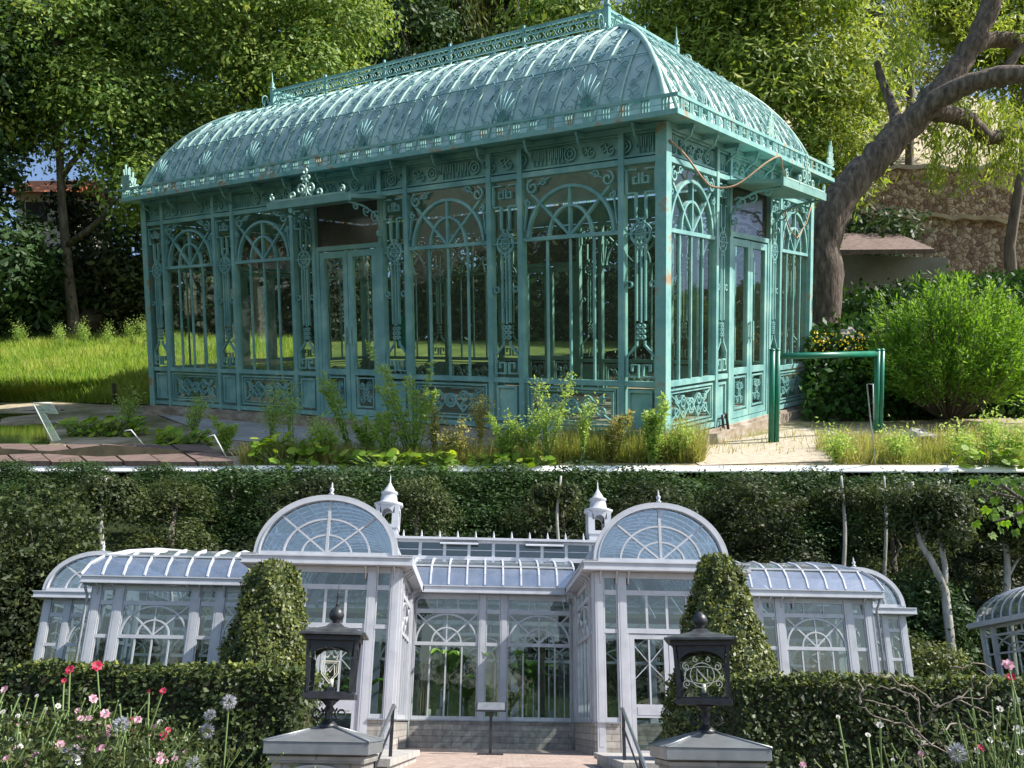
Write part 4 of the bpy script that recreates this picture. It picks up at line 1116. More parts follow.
# green tubular barrier
g0 = UG(771, 443); 
t = empty('tube_barrier', g0, 'dark green metal tube barrier standing right of the conservatory end wall', 'barrier', None, True)
H_ = UP(771, 349, (B3.transposed() @ Vector((0,0,0))).length + 0).z if False else 1.0
a0 = Vector((g0.x, g0.y, 0)); g1 = UG(880, 434); a1 = Vector((g1.x, g1.y, 0)); zr = .93
sd = (a1-a0).normalized()
for q in (a0, a0+sd*.075):
    m = MB(); m.tube([q+Vector((0,0,GZ-.012)), q+Vector((0,0,zr+.02))], .036, 8); m.lathe((q.x,q.y,zr+.02), [(.038,0),(.038,.015),(0,.03)], 8); m.build('post', MAT['dgreen'], t)
for q in (a1-sd*.075, a1):
    m = MB(); m.tube([q+Vector((0,0,GZ-.012)), q+Vector((0,0,zr-.02))], .034, 8); m.lathe((q.x,q.y,zr-.02), [(.036,0),(.036,.015),(0,.03)], 8); m.build('post', MAT['dgreen'], t)
m = MB(); m.tube([a0+sd*.1+Vector((0,0,zr-.05)), a1-sd*.1+Vector((0,0,zr-.06))], .038, 8); m.build('rail', MAT['dgreen'], t)
# wire mesh roll and bent rods
def rod(label, pts, r=.006, mat='wire', cat='wire'):
    m = MB(); pts = [Vector(p) for p in pts]; m.tube(pts, r, 5); o = m.build('bent_wire', MAT[mat], loc=pts[0], up=True); tag(o, label, cat, 'bent wires and rods')
s_ = UG(878, 466.3); P_ = s_ + Vector((0,0,0)); dd = (M3T @ (-T3) - s_).length
def above(g, px, py):                          # point straight above ground point g, seen at (px,py): vertical plane facing the camera
    o = M3T @ (-T3); d = M3T @ Vector(((px-512)/F_PX, 1, (PR-py)/F_PX)); n_ = Vector((o.x-g.x, o.y-g.y, 0)).normalized(); k = (g-o).dot(n_)/d.dot(n_); return o + d*k
g = UG(876, 466)
rod('thin pale bent wire standing in the grass in front of the barrier', [g, above(g, 871, 425), above(g, 867, 384), above(g, 873, 384), above(g, 874, 420)])
g = UG(832, 450)
rod('short hooked wire behind the barrier on the gravel', [g, above(g, 830, 434), above(g, 834, 432)])
g = UG(35, 447)
t = empty('leaning_glass_sheet', g, 'old sheets of glass leaning by the pond, left of the low leafy plants', 'glass sheet', None, True)
for (pts, nm) in (([(33,403),(44,412),(60,440),(50,442)], 'sheet'), ([(38,404),(52,404),(58,414),(46,413)], 'sheet')):
    m = MB(); q = [above(g, x, y) + Vector((0, .0, 0)) for x, y in pts]; o_ = Vector((0,0,.012)); q2 = [v + en*.012 for v in q]
    m.add(q+q2, [(0,1,2,3),(4,7,6,5),(0,4,5,1),(1,5,6,2),(2,6,7,3),(3,7,4,0)]); m.build(nm, MAT['sheetglass'], t)
m = MB(); m.tube([above(g,33,403), above(g,52,441)], .008, 5); m.tube([above(g,33,403), above(g,52,403)], .008, 5); m.build('edge', MAT['wire'], t)
for (pts, lab) in (([(124,431),(131,430),(145,447)], 'bent wire hoop among the low leafy plants'), ([(207,437),(214,435),(227,459)], 'bent wire hoop at the right end of the boardwalk')):
    g = UG(pts[2][0], pts[2][1]+3); rod(lab, [above(g,x,y) for x, y in pts], .009)
g = UG(115, 405)
m = MB(); m.tube([g, g+Vector((0,0,.42))], .035, 7); tag(m.build('stake', MAT['earth'], loc=g, up=True), 'short dark wooden stake at the edge of the meadow', 'stake')

# boardwalk planks
pa, pb = UG(-330, 449), UG(236, 466.8)
t = empty('boardwalk', pa, 'low weathered boardwalk of reddish brown planks at the lower left', 'boardwalk', None, True)
q0, q1, q2, q3 = UG(-330, 447.5), UG(208, 449), UG(236, 466.5), UG(-330, 466.5)
N_ = 16
for i in range(N_):
    u0, u1 = i/N_, (i+.93)/N_
    a_, b_, c_q, d_ = q0.lerp(q1,u0), q0.lerp(q1,u1), q3.lerp(q2,u1), q3.lerp(q2,u0)
    m = MB(); z0, z1 = GZ+.005, GZ+.055 + .006*math.sin(i*2.1)
    vs_ = [Vector((v.x, v.y, z)) for z in (z0, z1) for v in (a_, b_, c_q, d_)]
    m.add(vs_, [(0,3,2,1),(4,5,6,7),(0,1,5,4),(1,2,6,5),(2,3,7,6),(3,0,4,7)]); m.build('plank', MAT['wood'], t)
# stone path strip in front of the long wall
m = MB(); q = [UG(150, 412), UG(560, 449), UG(470, 458), UG(225, 440)]
m.add([Vector((v.x, v.y, GZ+.008)) for v in q], [(0,1,2,3)]); tag(m.build('stone_path', MAT['stone'], loc=(0,0,0), up=True), kind='structure')
m = MB(); q = [UG(676, 452), UG(800, 428), UG(930, 430), UG(900, 448), UG(830, 462), UG(700, 466)]
m.add([Vector((v.x, v.y, GZ+.008)) for v in q], [tuple(range(6))]); tag(m.build('gravel', noise_mat('pale_gravel', [(.3,(.27,.22,.16)),(.5,(.42,.35,.27)),(.8,(.52,.46,.38))], 14, 8, .95, .6, 40), loc=(0,0,0), up=True), kind='structure')

# weeds
def weed(px, pb, pt, label, seed, kind='feather', n=7, lean=0, group='tall weeds in front of the green conservatory', spread=.16, mat='leafG'):
    g = UG(px, pb); base_ = None
    if group.startswith('weeds along'): g = mrow(px, 3); base_ = g.z
    H = above(g, px, pt).z - (GZ if base_ is None else base_)
    t = empty('tall_weed', g, label, 'weed', group, True); rs = RS(seed); m = MB(); V = []; RV = []
    for k in range(n):
        th = rs.rand()*2*pi; sp = spread*rs.rand()**.5; h_ = H*(1 if k == 0 else rs.uniform(.55, .95))
        tip = g + Vector((0,0,h_)) + ed*(lean*h_ + math.cos(th)*sp*h_*1.8) + en*math.sin(th)*sp*h_*1.2
        st = g + ed*rs.normal()*.02; mid = st.lerp(tip, .5) + Vector((0,0,h_*.07))
        S = spline([st, mid, tip], 4); m.tube(S, [.007-.0007*i for i in range(len(S))], 4, cap=False)
        nn = 170 if kind == 'feather' else 130
        tt = rs.rand(nn) ** (.75 if kind == 'feather' else .5)
        tt = .12 + .88*tt
        idx = np.clip(tt*(len(S)-1), 0, len(S)-1.001); P_ = np.array([tuple(S[int(i)].lerp(S[int(i)+1], i-int(i))) for i in idx])
        wd = (.028*(1.15-tt)) if kind == 'feather' else (.012 + .045*np.clip((tt-.6)/.4, 0, 1))
        if kind == 'bushy': wd = .03 + .05*tt
        C = P_ + rs.normal(size=(nn,3))*wd[:,None]
        out = rs.normal(size=(nn,3)); out[:,2] = .6
        V.append(leaves(rs, C, .055 if kind == 'feather' else .036, .26 if kind == 'feather' else .45, out, .8)); RV.append(np.clip(.25*rs.rand()+rs.rand(nn)*.4+.4*tt, 0, 1))
    m.build('stem', MAT['stem' if mat == 'leafG' else 'drystem'], t)
    link_mesh('leaves', quad_mesh('leaves', np.concatenate(V)-np.array(ORG[t.name]), np.concatenate(RV), MAT[mat]), t)
weed(412, 462, 343, 'tallest feathery weed, in front of the window right of the front door', 1, n=13, spread=.30)
weed(352, 456, 372, 'feathery weed leaning to the left in front of the front door', 2, n=5, lean=-.30, spread=.07)
weed(368, 458, 414, 'short bushy weed at the foot of the front door', 3, 'feather', 8, spread=.25)
weed(272, 446, 384, 'pale plumed weed, left one of the pair left of the door', 4, 'bushy', 6, spread=.08)
weed(290, 446, 386, 'pale plumed weed, right one of the pair left of the door', 5, 'bushy', 5, spread=.08)
weed(194, 440, 396, 'branched seeding weed between the two leafy clumps', 6, 'plume', 6, spread=.22)
weed(130, 428, 392, 'leafy weed at the left corner of the conservatory', 7, 'bushy', 7)
weed(548, 464, 376, 'weed with yellowish flower plumes below the widest window', 8, 'plume', 9, spread=.22)
weed(582, 464, 402, 'small plumed weed just right of the yellowish one', 9, 'plume', 5, spread=.15)
weed(480, 455, 398, 'dry straw coloured weed in front of a narrow ironwork panel', 10, 'plume', 6, mat='ggrass', spread=.15)
weed(434, 458, 404, 'thin dry weed right of the tallest feathery weed', 11, 'plume', 5, mat='ggrass', spread=.12)
weed(652, 464, 396, 'tall grassy weed at the corner post', 12, 'feather', 9, spread=.2)
weed(318, 460, 420, 'low weed left of the leaning weed', 13, 'bushy', 5)
for i, (x, y, h) in enumerate(((836,463,430),(898,462,436),(990,455,418),(965,460,430),(1010,464,424))):
    weed(x, y, h, 'low weed at the right edge of the upper garden, %s from the left' % ['first','second','third','fourth','fifth'][i], 20+i, 'bushy', 6, spread=.25)
for i, (x, y, h) in enumerate(((20,350,322),(62,350,326),(84,348,320),(108,348,324),(134,346,322),(146,350,318))):
    weed(x, y, h, 'tall meadow weed at the shaded edge, %s from the left' % ['first','second','third','fourth','fifth','sixth'][i], 30+i, 'bushy', 7, spread=.12, group='weeds along the far edge of the meadow')
def leafy(px, pb, w, h, label, seed, n=60):
    g = UG(px, pb); s = 8.7/F_PX; t = empty('leafy_plant', g, label, 'plant', 'low broad leaved plants', True); rs = RS(seed); m = MB(); V = []
    for k in range(n):
        a = rs.uniform(-1, 1)*w*s/2; d_ = rs.normal()*.1; z = rs.rand()*h*s
        p = g + ed*a + en*d_ + Vector((0,0,z)); m.tube([g+ed*a*.5+en*d_*.5, p], .004, 4, cap=False)
        r_ = rs.uniform(.035, .065); nrm_ = Vector((rs.normal()*.5, rs.normal()*.5-.4, 1)).normalized(); u_ = nrm_.orthogonal().normalized(); v_ = nrm_.cross(u_)
        pts = [p + u_*r_*math.cos(q)+v_*r_*math.sin(q)*.85 for q in [k2*pi/3 for k2 in range(6)]]
        V.append([tuple(pts[0]), tuple(pts[1]), tuple(pts[2]), tuple(pts[3])]); V.append([tuple(pts[0]), tuple(pts[3]), tuple(pts[4]), tuple(pts[5])])
    m.build('stem', MAT['stem'], t); V = np.array(V); rv = np.repeat(rs.rand(n), 2)
    link_mesh('leaves', quad_mesh('leaves', V-np.array(ORG[t.name]), rv, MAT['leafQ']), t)
for i, (x, y, h, w_) in enumerate(((225,452,418,'left of the pale plumed pair'),(330,462,424,'between the pale plumed pair and the leaning weed'),(388,463,412,'just left of the tallest feathery weed'),(455,463,420,'between the two dry weeds'),(505,464,416,'right of the dry straw coloured weed'),(528,463,408,'left of the yellowish plumed weed'),(612,463,412,'left of the corner grass'),(676,463,424,'just right of the corner post'))):
    weed(x, y, h, 'small scruffy weed '+w_, 50+i, 'plume' if i % 2 else 'feather', 7, spread=.34, mat='ggrass' if i in (3, 6) else 'leafG')
leafy(105, 436, 110, 26, 'wide low clump of broad leaves behind the boardwalk', 1, 190)
leafy(185, 446, 70, 22, 'yellow green clump of round leaves at the end of the boardwalk', 2, 110)
leafy(292, 464, 80, 32, 'bright clump of round leaves below the pale plumed weeds', 3, 130)
leafy(395, 466, 130, 16, 'low strip of round leaves under the tallest feathery weed', 4, 130)
leafy(510, 466, 90, 12, 'low strip of round leaves in the middle of the front edge', 5, 70)
leafy(990, 466, 60, 20, 'leafy clump at the right end of the front edge', 6, 60)
# teal cloth hanging inside, seen through the second window
m = MB(); c0 = Vector((-6.3, 2.6, .9)); pts = []
for j in range(9):
    for i in range(7):
        u_, v_ = i/6, j/8; pts.append((c0.x+u_*.42*(.6+.4*v_), c0.y+.06*math.sin(u_*9), c0.z+.55*(1-v_)-.12*abs(u_-.5)*(1-v_)*-1))
m.add(pts, [(j*7+i, j*7+i+1, (j+1)*7+i+1, (j+1)*7+i) for j in range(8) for i in range(6)], 0, True)
m.tube([(c0.x+.2, c0.y, .01), (c0.x+.2, c0.y, 1.45)], .012, 5, mi=0)
o = m.build('folded_parasol', MAT['teal'], loc=(c0.x+.2, c0.y, .01), up=True); tag(o, 'teal folded cloth on a stand inside the green conservatory', 'parasol')
# ================================================================== LOWER GARDEN
TZ = .89
W_ = MAT['white']
OR = (-.461, 26.65, TZ); TH = .036
wc = empty('orangery', OR, 'large white orangery with two glazed arched gables and a recessed centre, behind the brick terrace', 'orangery', rz=TH)
def side(o, s, n): return Face(Vector(o), Vector(s), Vector(n))
ZS = .755
def w_frame(face, s0, s1, wide, root=None, base=True, zs=ZS, kids=4, ztop=4.28):
    """one bay of white joinery between s0 and s1"""
    root = root or wc
    f = Face(*face); n0, n1 = -.05, .03; k = (ztop)/4.28
    zm0, zm1, zt0, zt1, ze = 2.80*k, 2.90*k, 3.72*k, 3.84*k, 4.13*k
    f.rect(s0, zs, s1, zs+.10, n0, n1); f.rect(s0, zm0, s1, zm1, n0, n1); f.rect(s0, zt0, s1, zt1, n0, n1); f.rect(s0, ze, s1, ztop, n0, n1)
    e = .03
    f.rect(s0, zs+.1, s0+e, ze, n0+.02, n1-.01); f.rect(s1-e, zs+.1, s1, ze, n0+.02, n1-.01)
    if wide:
        cs = (s0+s1)/2; W = s1-s0
        for q in range(1, kids): x = s0+W*q/kids; f.rect(x-.022, zs+.1, x+.022, zm0, n0+.02, n1-.012)
        rx, rz_ = W/2-.04, zt0-zm1-.03
        f.arc(cs, zm1, rx, 0, 180, .05, n0+.02, n1-.008, 22, rz=rz_)
        f.arc(cs, zm1, rx*.48, 0, 180, .045, n0+.02, n1-.010, 16, rz=rz_*.52)
        f.rect(cs-.02, zm1, cs+.02, zt0, n0+.02, n1-.014)
        for sg in (-1, 1): f.line((cs, zm1), (cs+sg*(rx), zt0), .045, n0+.02, n1-.018)
        for q in (1, 2): x = s0+W*q/3; f.rect(x-.015, zt1, x+.015, ze, n0+.02, n1-.015)
    p = f.build('window', W_, root)
    f = Face(*face); f.sheet(s0, zs+.05, s1, ze+.02, -.015); f.build('pane', MAT['lglass'], p)
    return p
def w_post(face, s, w=.2, z0=0.0, z1=4.28, root=None, n1=.06):
    f = Face(*face); f.rect(s-w/2, z0, s+w/2, z1, -.08, n1)
    f.rect(s-w*.28, z0+.2, s+w*.28, z1-.1, n1, n1+.006)
    f.build('post', W_, root or wc)
def w_base(face, s0, s1, root=None, z=ZS):
    f = Face(*face); f.rect(s0, 0, s1, z-.035, -.12, .05); f.build('base_wall', MAT['ashlar'], root or wc)
    f = Face(*face); f.rect(s0, z-.033, s1, z-.002, -.12, .10); f.build('sill', MAT['zincgrey'], root or wc)
PA, PB, DV = 2.42, 5.97, -4.64
def w_wall(face, L, plan, root=None, base=True, posts=True, end_posts=True):
    tot = sum(p[1] for p in plan); sc = L/tot; s = 0
    for k, l in plan:
        l *= sc
        if k == 'W': w_frame(face, s+.01, s+l-.01, True, root)
        elif k == 'N': w_frame(face, s+.01, s+l-.01, False, root)
        elif k == 'P': w_post(face, s+l/2, l, ZS if base else 0, root=root)
        elif k == 'D': w_door(face, s, s+l, root)
        s += l
def w_door(face, s0, s1, root=None):
    root = root or wc; f = Face(*face); n0, n1 = -.05, .03; W = s1-s0
    f.rect(s0, 2.80, s1, 2.92, n0, n1+.01); f.rect(s0, 3.72, s1, 3.84, n0, n1); f.rect(s0, 4.13, s1, 4.28, n0, n1)
    for q in range(1, 4): x = s0+W*q/4; f.rect(x-.03, 2.92, x+.03, 3.72, n0+.02, n1-.01); 
    f.rect(s0, 0, s0+.05, 2.8, n0, n1); f.rect(s1-.05, 0, s1, 2.8, n0, n1)
    p = f.build('door_frame', W_, root)
    f = Face(*face); f.sheet(s0, 2.9, s1, 4.14, -.015); f.build('pane', MAT['lglass'], p)
    cs = (s0+s1)/2
    for (a, b, sg) in ((s0+.055, cs-.008, 1), (cs+.008, s1-.055, -1)):
        f = Face(*face); f.frame(a, .02, b, 2.78, .11, n0, n1-.004); f.rect(a+.11, .86, b-.11, 1.16, n0, n1-.004)
        f.rect(a+.14, .92, b-.14, 1.10, n1-.004, n1+.004)
        cc = (a+b)/2; f.rect(cc-.02, 1.16, cc+.02, 2.67, n0+.02, n1-.01)
        for q in (-1, 1): f.line((cc, 2.1), (cc+q*(b-a-.24)/2, 2.5), .018, -.03, 0); f.line((cc, 2.1), (cc+q*(b-a-.24)/2, 1.75), .018, -.03, -.002)
        d = f.build('door_leaf', W_, root)
        f = Face(*face); f.sheet(a+.11, .1, b-.11, 2.68, -.02); f.build('pane', MAT['lglass'], d)
        f = Face(*face); hx = b-.055 if sg > 0 else a+.055; f.rect(hx-.012, 1.2, hx+.012, 1.42, .05, .07); f.rect(hx-.01, 1.29, hx+.01, 1.31, .02, .05); f.build('handle', MAT['black'], d)
X, Y_ = (1,0,0), (0,1,0)
fr = ((-PA,0,0), X, (0,-1,0))
w_base(fr, 0, 2*PA); w_wall(fr, 2*PA, [('P',.12),('W',1.83),('P',.20),('N',.42),('P',.20),('W',1.83),('P',.12)])
for sg in (-1, 1):
    # pavilion
    u0 = PA if sg > 0 else -PB
    ff = ((u0, DV, 0), X, (0,-1,0)); L = PB-PA
    plan = [('P',.20),('N',.36),('P',.22),('D',2.0),('P',.22),('N',.36),('P',.20)]
    w_wall(ff, L, plan, base=False)
    w_base(ff, 0, .56); w_base(ff, L-.56, L)
    fi = ((sg*PA, DV, 0), Y_, (-sg,0,0)); w_base(fi, .0, 4.58); w_wall(fi, 4.64, [('P',.2),('N',.5),('P',.16),('W',2.9),('P',.16),('N',.5),('P',.2)])
    fo = ((sg*PB, DV, 0), Y_, (sg,0,0)); w_base(fo, 0, 4.0); w_wall(fo, 4.04, [('P',.2),('N',.5),('P',.16),('W',2.3),('P',.16),('N',.5),('P',.2)])
    # wing
    WE = 11.5 if sg < 0 else 11.15; EO = 14.5 if sg < 0 else 13.85
    u0 = PB if sg > 0 else -WE
    fw = ((u0, -.6, 0), X, (0,-1,0)); L = WE-PB
    plan = [('W',1.72),('P',.25),('N',.42),('P',.25),('W',1.88),('P',.25),('N',.38),('P',.24)]
    if sg < 0: plan = plan[::-1]
    w_base(fw, .0, L); w_wall(fw, L, plan)
    fe = ((sg*WE, -.6, 0), Y_, (sg,0,0)); w_base(fe, 0, 3.6); w_wall(fe, 3.6, [('P',.2),('N',.4),('P',.2),('W',1.9),('P',.2),('N',.4),('P',.2)])
    # end pavilion
    u0 = WE if sg > 0 else -EO
    f3 = ((u0, 3.0, 0), X, (0,-1,0)); plan = [('N',.3),('P',.2),('W',1.6),('P',.2),('N',.45),('P',.22)]
    if sg < 0: plan = plan[::-1]
    w_base(f3, 0, EO-WE); w_wall(f3, EO-WE, plan)
    f4 = ((sg*EO, 3.0, 0), Y_, (sg,0,0)); w_base(f4, 0, 4.2); w_wall(f4, 4.2, [('P',.2),('W',1.9),('P',.2),('W',1.9),('P',.2)])
# rear wall
fb = ((-14.5, 7.2, 0), X, (0,1,0)); w_base(fb, 0, 28.35); w_wall(fb, 28.35, [('P',.25),('W',2.2)]*11 + [('P',.25)])
# cornice
CB = [(-2.10,2.10,-.32,.02)]
for sg in (-1, 1):
    wo_, eo_ = (11.5, 14.5) if sg < 0 else (11.15, 13.85)
    for (a, b, c, d) in ((2.10,6.29,-4.96,-4.62),(2.10,2.44,-4.62,-.32),(5.95,6.29,-4.62,-.92),(5.95,wo_+.32,-.92,-.58),(wo_-.02,wo_+.32,-.58,2.68),(wo_-.02,eo_+.32,2.68,3.02),(eo_-.02,eo_+.32,3.02,7.2)):
        CB.append((a,b,c,d) if sg > 0 else (-b,-a,c,d))
for (a, b, c, d) in CB:
    m = MB(); m.box((a, c, 4.29), (b, d, 4.32)); m.box((a+.03, c+.03, 4.32), (b-.0, d, 4.47)); m.box((a, c, 4.47), (b, d, 4.50)); m.build('cornice', W_, wc)
for sg in (-1, 1):                            # brackets under the pavilion and wing cornices
    pts = [(u_, DV, 0, -1) for u_ in (2.55, 2.95, 3.25, 5.15, 5.45, 5.85)] + [(u_, -.6, 0, -1) for u_ in (6.2, 7.75, 8.1, 8.45, 8.8, 10.9, 11.35)]
    pts += [(PA, v_, -1, 0) for v_ in (-4.4, -3.9, -3.6, -1.0, -.7, -.3)]
    for (u_, v_, dx, dy) in pts:
        m = MB(); o_ = Vector((sg*u_, v_, 0)); dr = Vector((sg*dx, dy, 0))
        m.tube([o_+dr*.06+Vector((0,0,3.98)), o_+dr*.08+Vector((0,0,4.14)), o_+dr*.2+Vector((0,0,4.24)), o_+dr*.28+Vector((0,0,4.28))], .022, 5); m.build('bracket', W_, wc)
for sg in (-1, 1):                            # downpipes in the recess corners and at the wing ends
    m = MB(); x = sg*(PA-.07); m.tube([(sg*(PA-.3), -.25, 4.28), (sg*(PA-.28), -.2, 4.16), (x, -.08, 4.0), (x, -.08, .8), (x, -.10, .7), (x, -.12, .02)], .04, 8); m.build('downpipe', MAT['zincgrey'], wc)
    m = MB(); x = sg*(11.62 if sg < 0 else 11.27); m.tube([(x+sg*.08, -.8, 4.28), (x+sg*.06, -.75, 4.15), (x, -.68, 3.95), (x, -.68, .02)], .04, 8); m.build('downpipe', MAT['zincgrey'], wc)
# curved lean-to roofs
PR0 = [(-.30,4.50),(-.16,4.83),(.10,5.10),(.55,5.33),(1.2,5.52),(2.2,5.66)]
def lean_roof(u0, u1, dv, n, hip=0, name='roof'):
    P_ = [((v if i == len(PR0)-1 else v+dv), z) for i, (v, z) in enumerate(PR0)]
    def U1(i, e):                             # end position at profile row i, hips pull the end in
        if e == 0: return u0 if hip >= 0 else u0 + (P_[i][0]-P_[0][0])
        return u1 if hip <= 0 else u1 - (P_[i][0]-P_[0][0])
    m = MB()
    for i in range(len(P_)-1):
        (v, z), (v2, z2) = P_[i], P_[i+1]
        m.add([(U1(i,0),v,z),(U1(i,1),v,z),(U1(i+1,1),v2,z2),(U1(i+1,0),v2,z2)], [(0,1,2,3)])
    ro = m.build(name, MAT['rglass'], wc)
    for j in range(n+1):
        m = MB(); u_ = u0+(u1-u0)*j/n
        row = [(u_, v, z+.02) for i, (v, z) in enumerate(P_) if U1(i,0)-.01 <= u_ <= U1(i,1)+.01]
        if len(row) > 1:
            for a, b in zip(row[:-1], row[1:]): m.bar(a, b, .05, .06)
            m.build('glazing_bar', W_, ro)
    for i in (2, 5):
        m = MB(); v, z = P_[i]; m.bar((U1(i,0), v, z+.045), (U1(i,1), v, z+.045), .06, .05); m.build('purlin', W_, ro)
    if hip:
        e = 1 if hip > 0 else 0; sx = hip
        m = MB()
        for i in range(len(P_)-1): m.bar((U1(i,e), P_[i][0], P_[i][1]+.03), (U1(i+1,e), P_[i+1][0], P_[i+1][1]+.03), .07, .07)
        m.build('hip_bar', W_, ro)
        m = MB(); ue = u1 if hip > 0 else u0
        for i in range(len(P_)-1):
            (v, z), (v2, z2) = P_[i], P_[i+1]
            m.add([(U1(i,e),v,z),(U1(i,e),5.2,z),(U1(i+1,e),5.2,z2),(U1(i+1,e),v2,z2)], [(0,1,2,3)])
        m.build('end_slope', MAT['rglass'], ro)
    return ro
lean_roof(-PA, PA, 0, 9)
lean_roof(PB-.1, 11.45, -.6, 10, 1); lean_roof(-11.8, -PB+.1, -.6, 10, -1)
# rear slope and ridge decks
m = MB()
m.add([(-9.0,2.2,5.66),(9.0,2.2,5.66),(9.0,5.0,5.68),(-9.0,5.0,5.68)], [(0,1,2,3)]); m.add([(-9,5.0,5.68),(9,5.0,5.68),(14.4,7.3,4.5),(-14.4,7.3,4.5)], [(0,1,2,3)])
ro = m.build('rear_roof', MAT['rglass'], wc)
for j in range(22):
    m = MB(); u_ = -12+24*j/21; m.bar((u_*.8,5.0,5.7),(u_,7.3,4.52), .05, .06); m.build('glazing_bar', W_, ro)
# arched gables with barrel roofs
def pavilion_arch(uc, v0, v1, rx, zb, rz_, name='gable'):
    f = Face((uc, v0, 0), X, (0,-1,0))
    f.arc(0, zb, rx, 0, 180, .13, -.10, .08, 32, rz=rz_)
    f.arc(0, zb, rx-.065, 0, 180, .03, .08, .10, 32, rz=rz_-.065)
    f.rect(-rx-.08, zb-.05, rx+.08, zb+.06, -.10, .06)
    f.rect(-.035, zb+.06, .035, zb+rz_-.06, -.05, .02)
    for sg in (-1, 1):
        f.line((0, zb+.03), (sg*(rx-.08)*.73, zb+(rz_-.06)*.70), .045, -.05, .012)
    f.arc(0, zb, rx*.62, 0, 180, .045, -.05, .015, 24, rz=rz_*.62); f.arc(0, zb, rx*.36, 0, 180, .04, -.05, .010, 20, rz=rz_*.34)
    g = f.build(name, W_, wc)
    f = Face((uc, v0, 0), X, (0,-1,0)); n = 24
    f.mb.add([f.P(rx*math.cos(pi*i/n)*.97, zb+rz_*math.sin(pi*i/n)*.97, -.04) for i in range(n+1)], [tuple(range(n+1))]); f.build('fan_light', MAT['fglass'], g)
    m = MB(); n = 16
    row0 = [(uc+rx*math.cos(pi*i/n), v0+.1, zb+rz_*math.sin(pi*i/n)) for i in range(n+1)]; row1 = [(x, v1, z) for x, _, z in row0]
    m.add(row0+row1, [(i,i+1,n+2+i,n+1+i) for i in range(n)], 0, True); b = m.build('barrel_roof', MAT['rglass'], wc)
    k = int((v1-v0)/.48)
    for j in range(1, k+1):
        v = v0 + (v1-v0)*j/k; m = MB(); m.tube([(x, v, z) for x, _, z in row0], .024, 4, smooth=False, cap=False); m.build('glazing_bar', W_, b)
    for i in range(0, n+1):
        m = MB(); x, _, z = row0[i]; m.bar((x, v0+.1, z+.01), (x, v1, z+.01), .022, .022); m.build('purlin', W_, b)
    m = MB(); m.lathe((uc, v0, zb+rz_+.08), [(.0,0),(.07,0),(.07,.03),(.03,.06),(.055,.11),(.06,.15),(.02,.2),(.03,.24),(.0,.34)], 10); m.build('finial', W_, wc)
for sg in (-1, 1):
    pavilion_arch(-4.26 if sg < 0 else 4.10, DV-.05, 2.6, 1.71 if sg < 0 else 1.65, 4.56, 1.44)
    pavilion_arch(-12.9 if sg < 0 else 12.3, 2.9, 6.6, 1.62 if sg < 0 else 1.5, 4.56, 1.22)
    for (a, b) in ((2.10, 2.47), (5.91, 6.29)):
        m = MB(); m.box((a if sg > 0 else -b, -4.96, 4.503), (b if sg > 0 else -a, -.3, 4.53)); m.build('flat_gutter', MAT['zincgrey'], wc)
# clerestory with ridge finials
CW = 7.2
for (nm, a, b) in (('front', 2.2, (0,-1,0)), ('rear', 5.0, (0,1,0))):
    f = Face((-CW, a, 0), X, b); f.rect(0, 5.66, 2*CW, 5.80, -.05, .05); f.rect(0, 6.24, 2*CW, 6.32, -.05, .05)
    n = 18
    for j in range(n+1): x = 2*CW*j/n; f.rect(max(0,x-.05), 5.80, min(2*CW,x+.05), 6.24, -.04, .035)
    f.rect(0, 6.00, 2*CW, 6.025, -.02, .012)
    c = f.build('clerestory', W_, wc)
    f = Face((-CW, a, 0), X, b); f.sheet(0, 5.75, 2*CW, 6.28, -.01); f.build('pane', MAT['lglass'], c)
for sg in (-1, 1):
    f = Face((sg*CW, 2.2, 0), Y_, (sg,0,0)); f.frame(.05, 5.66, 2.75, 6.3, .07, -.05, .04); f.rect(1.37, 5.7, 1.43, 6.28, -.04, .03); c = f.build('clerestory', W_, wc)
    f = Face((sg*CW, 2.2, 0), Y_, (sg,0,0)); f.sheet(.1, 5.7, 2.7, 6.28, 0); f.build('pane', MAT['lglass'], c)
m = MB(); m.box((-CW-.15, 2.0, 6.325), (CW+.15, 5.2, 6.40))
m.add([(-CW-.1,2.05,6.402),(CW+.1,2.05,6.402),(CW-.6,3.4,6.56),(-CW+.6,3.4,6.56),(-CW-.1,5.15,6.402),(CW+.1,5.15,6.402)], [(0,1,2,3),(3,2,5,4),(0,3,4),(1,5,2)])
m.build('clerestory_roof', W_, wc)
for j in range(25):
    m = MB(); u_ = -CW+.1+(2*CW-.2)*j/24; m.lathe((u_, 2.06, 6.40), [(0,0),(.05,0),(.05,.03),(.025,.05),(.04,.09),(.0,.24)], 6); m.build('finial', W_, wc)
for (u_, t_) in ((-1.75, 1), (1.05, 1), (-5.9, 0)):
    f = Face((u_, 2.2, 0), X, (0,-1,0)); P = f.P
    q = [P(0,6.25,.06), P(1.25,6.25,.06), P(1.25,6.16,.22), P(0,6.16,.22)]
    f.mb.add(q+[v+Vector((0,0,.04)) for v in q], [(0,1,2,3),(4,7,6,5),(0,4,5,1),(1,5,6,2),(2,6,7,3),(3,7,4,0)]); f.build('roof_vent', W_, wc)
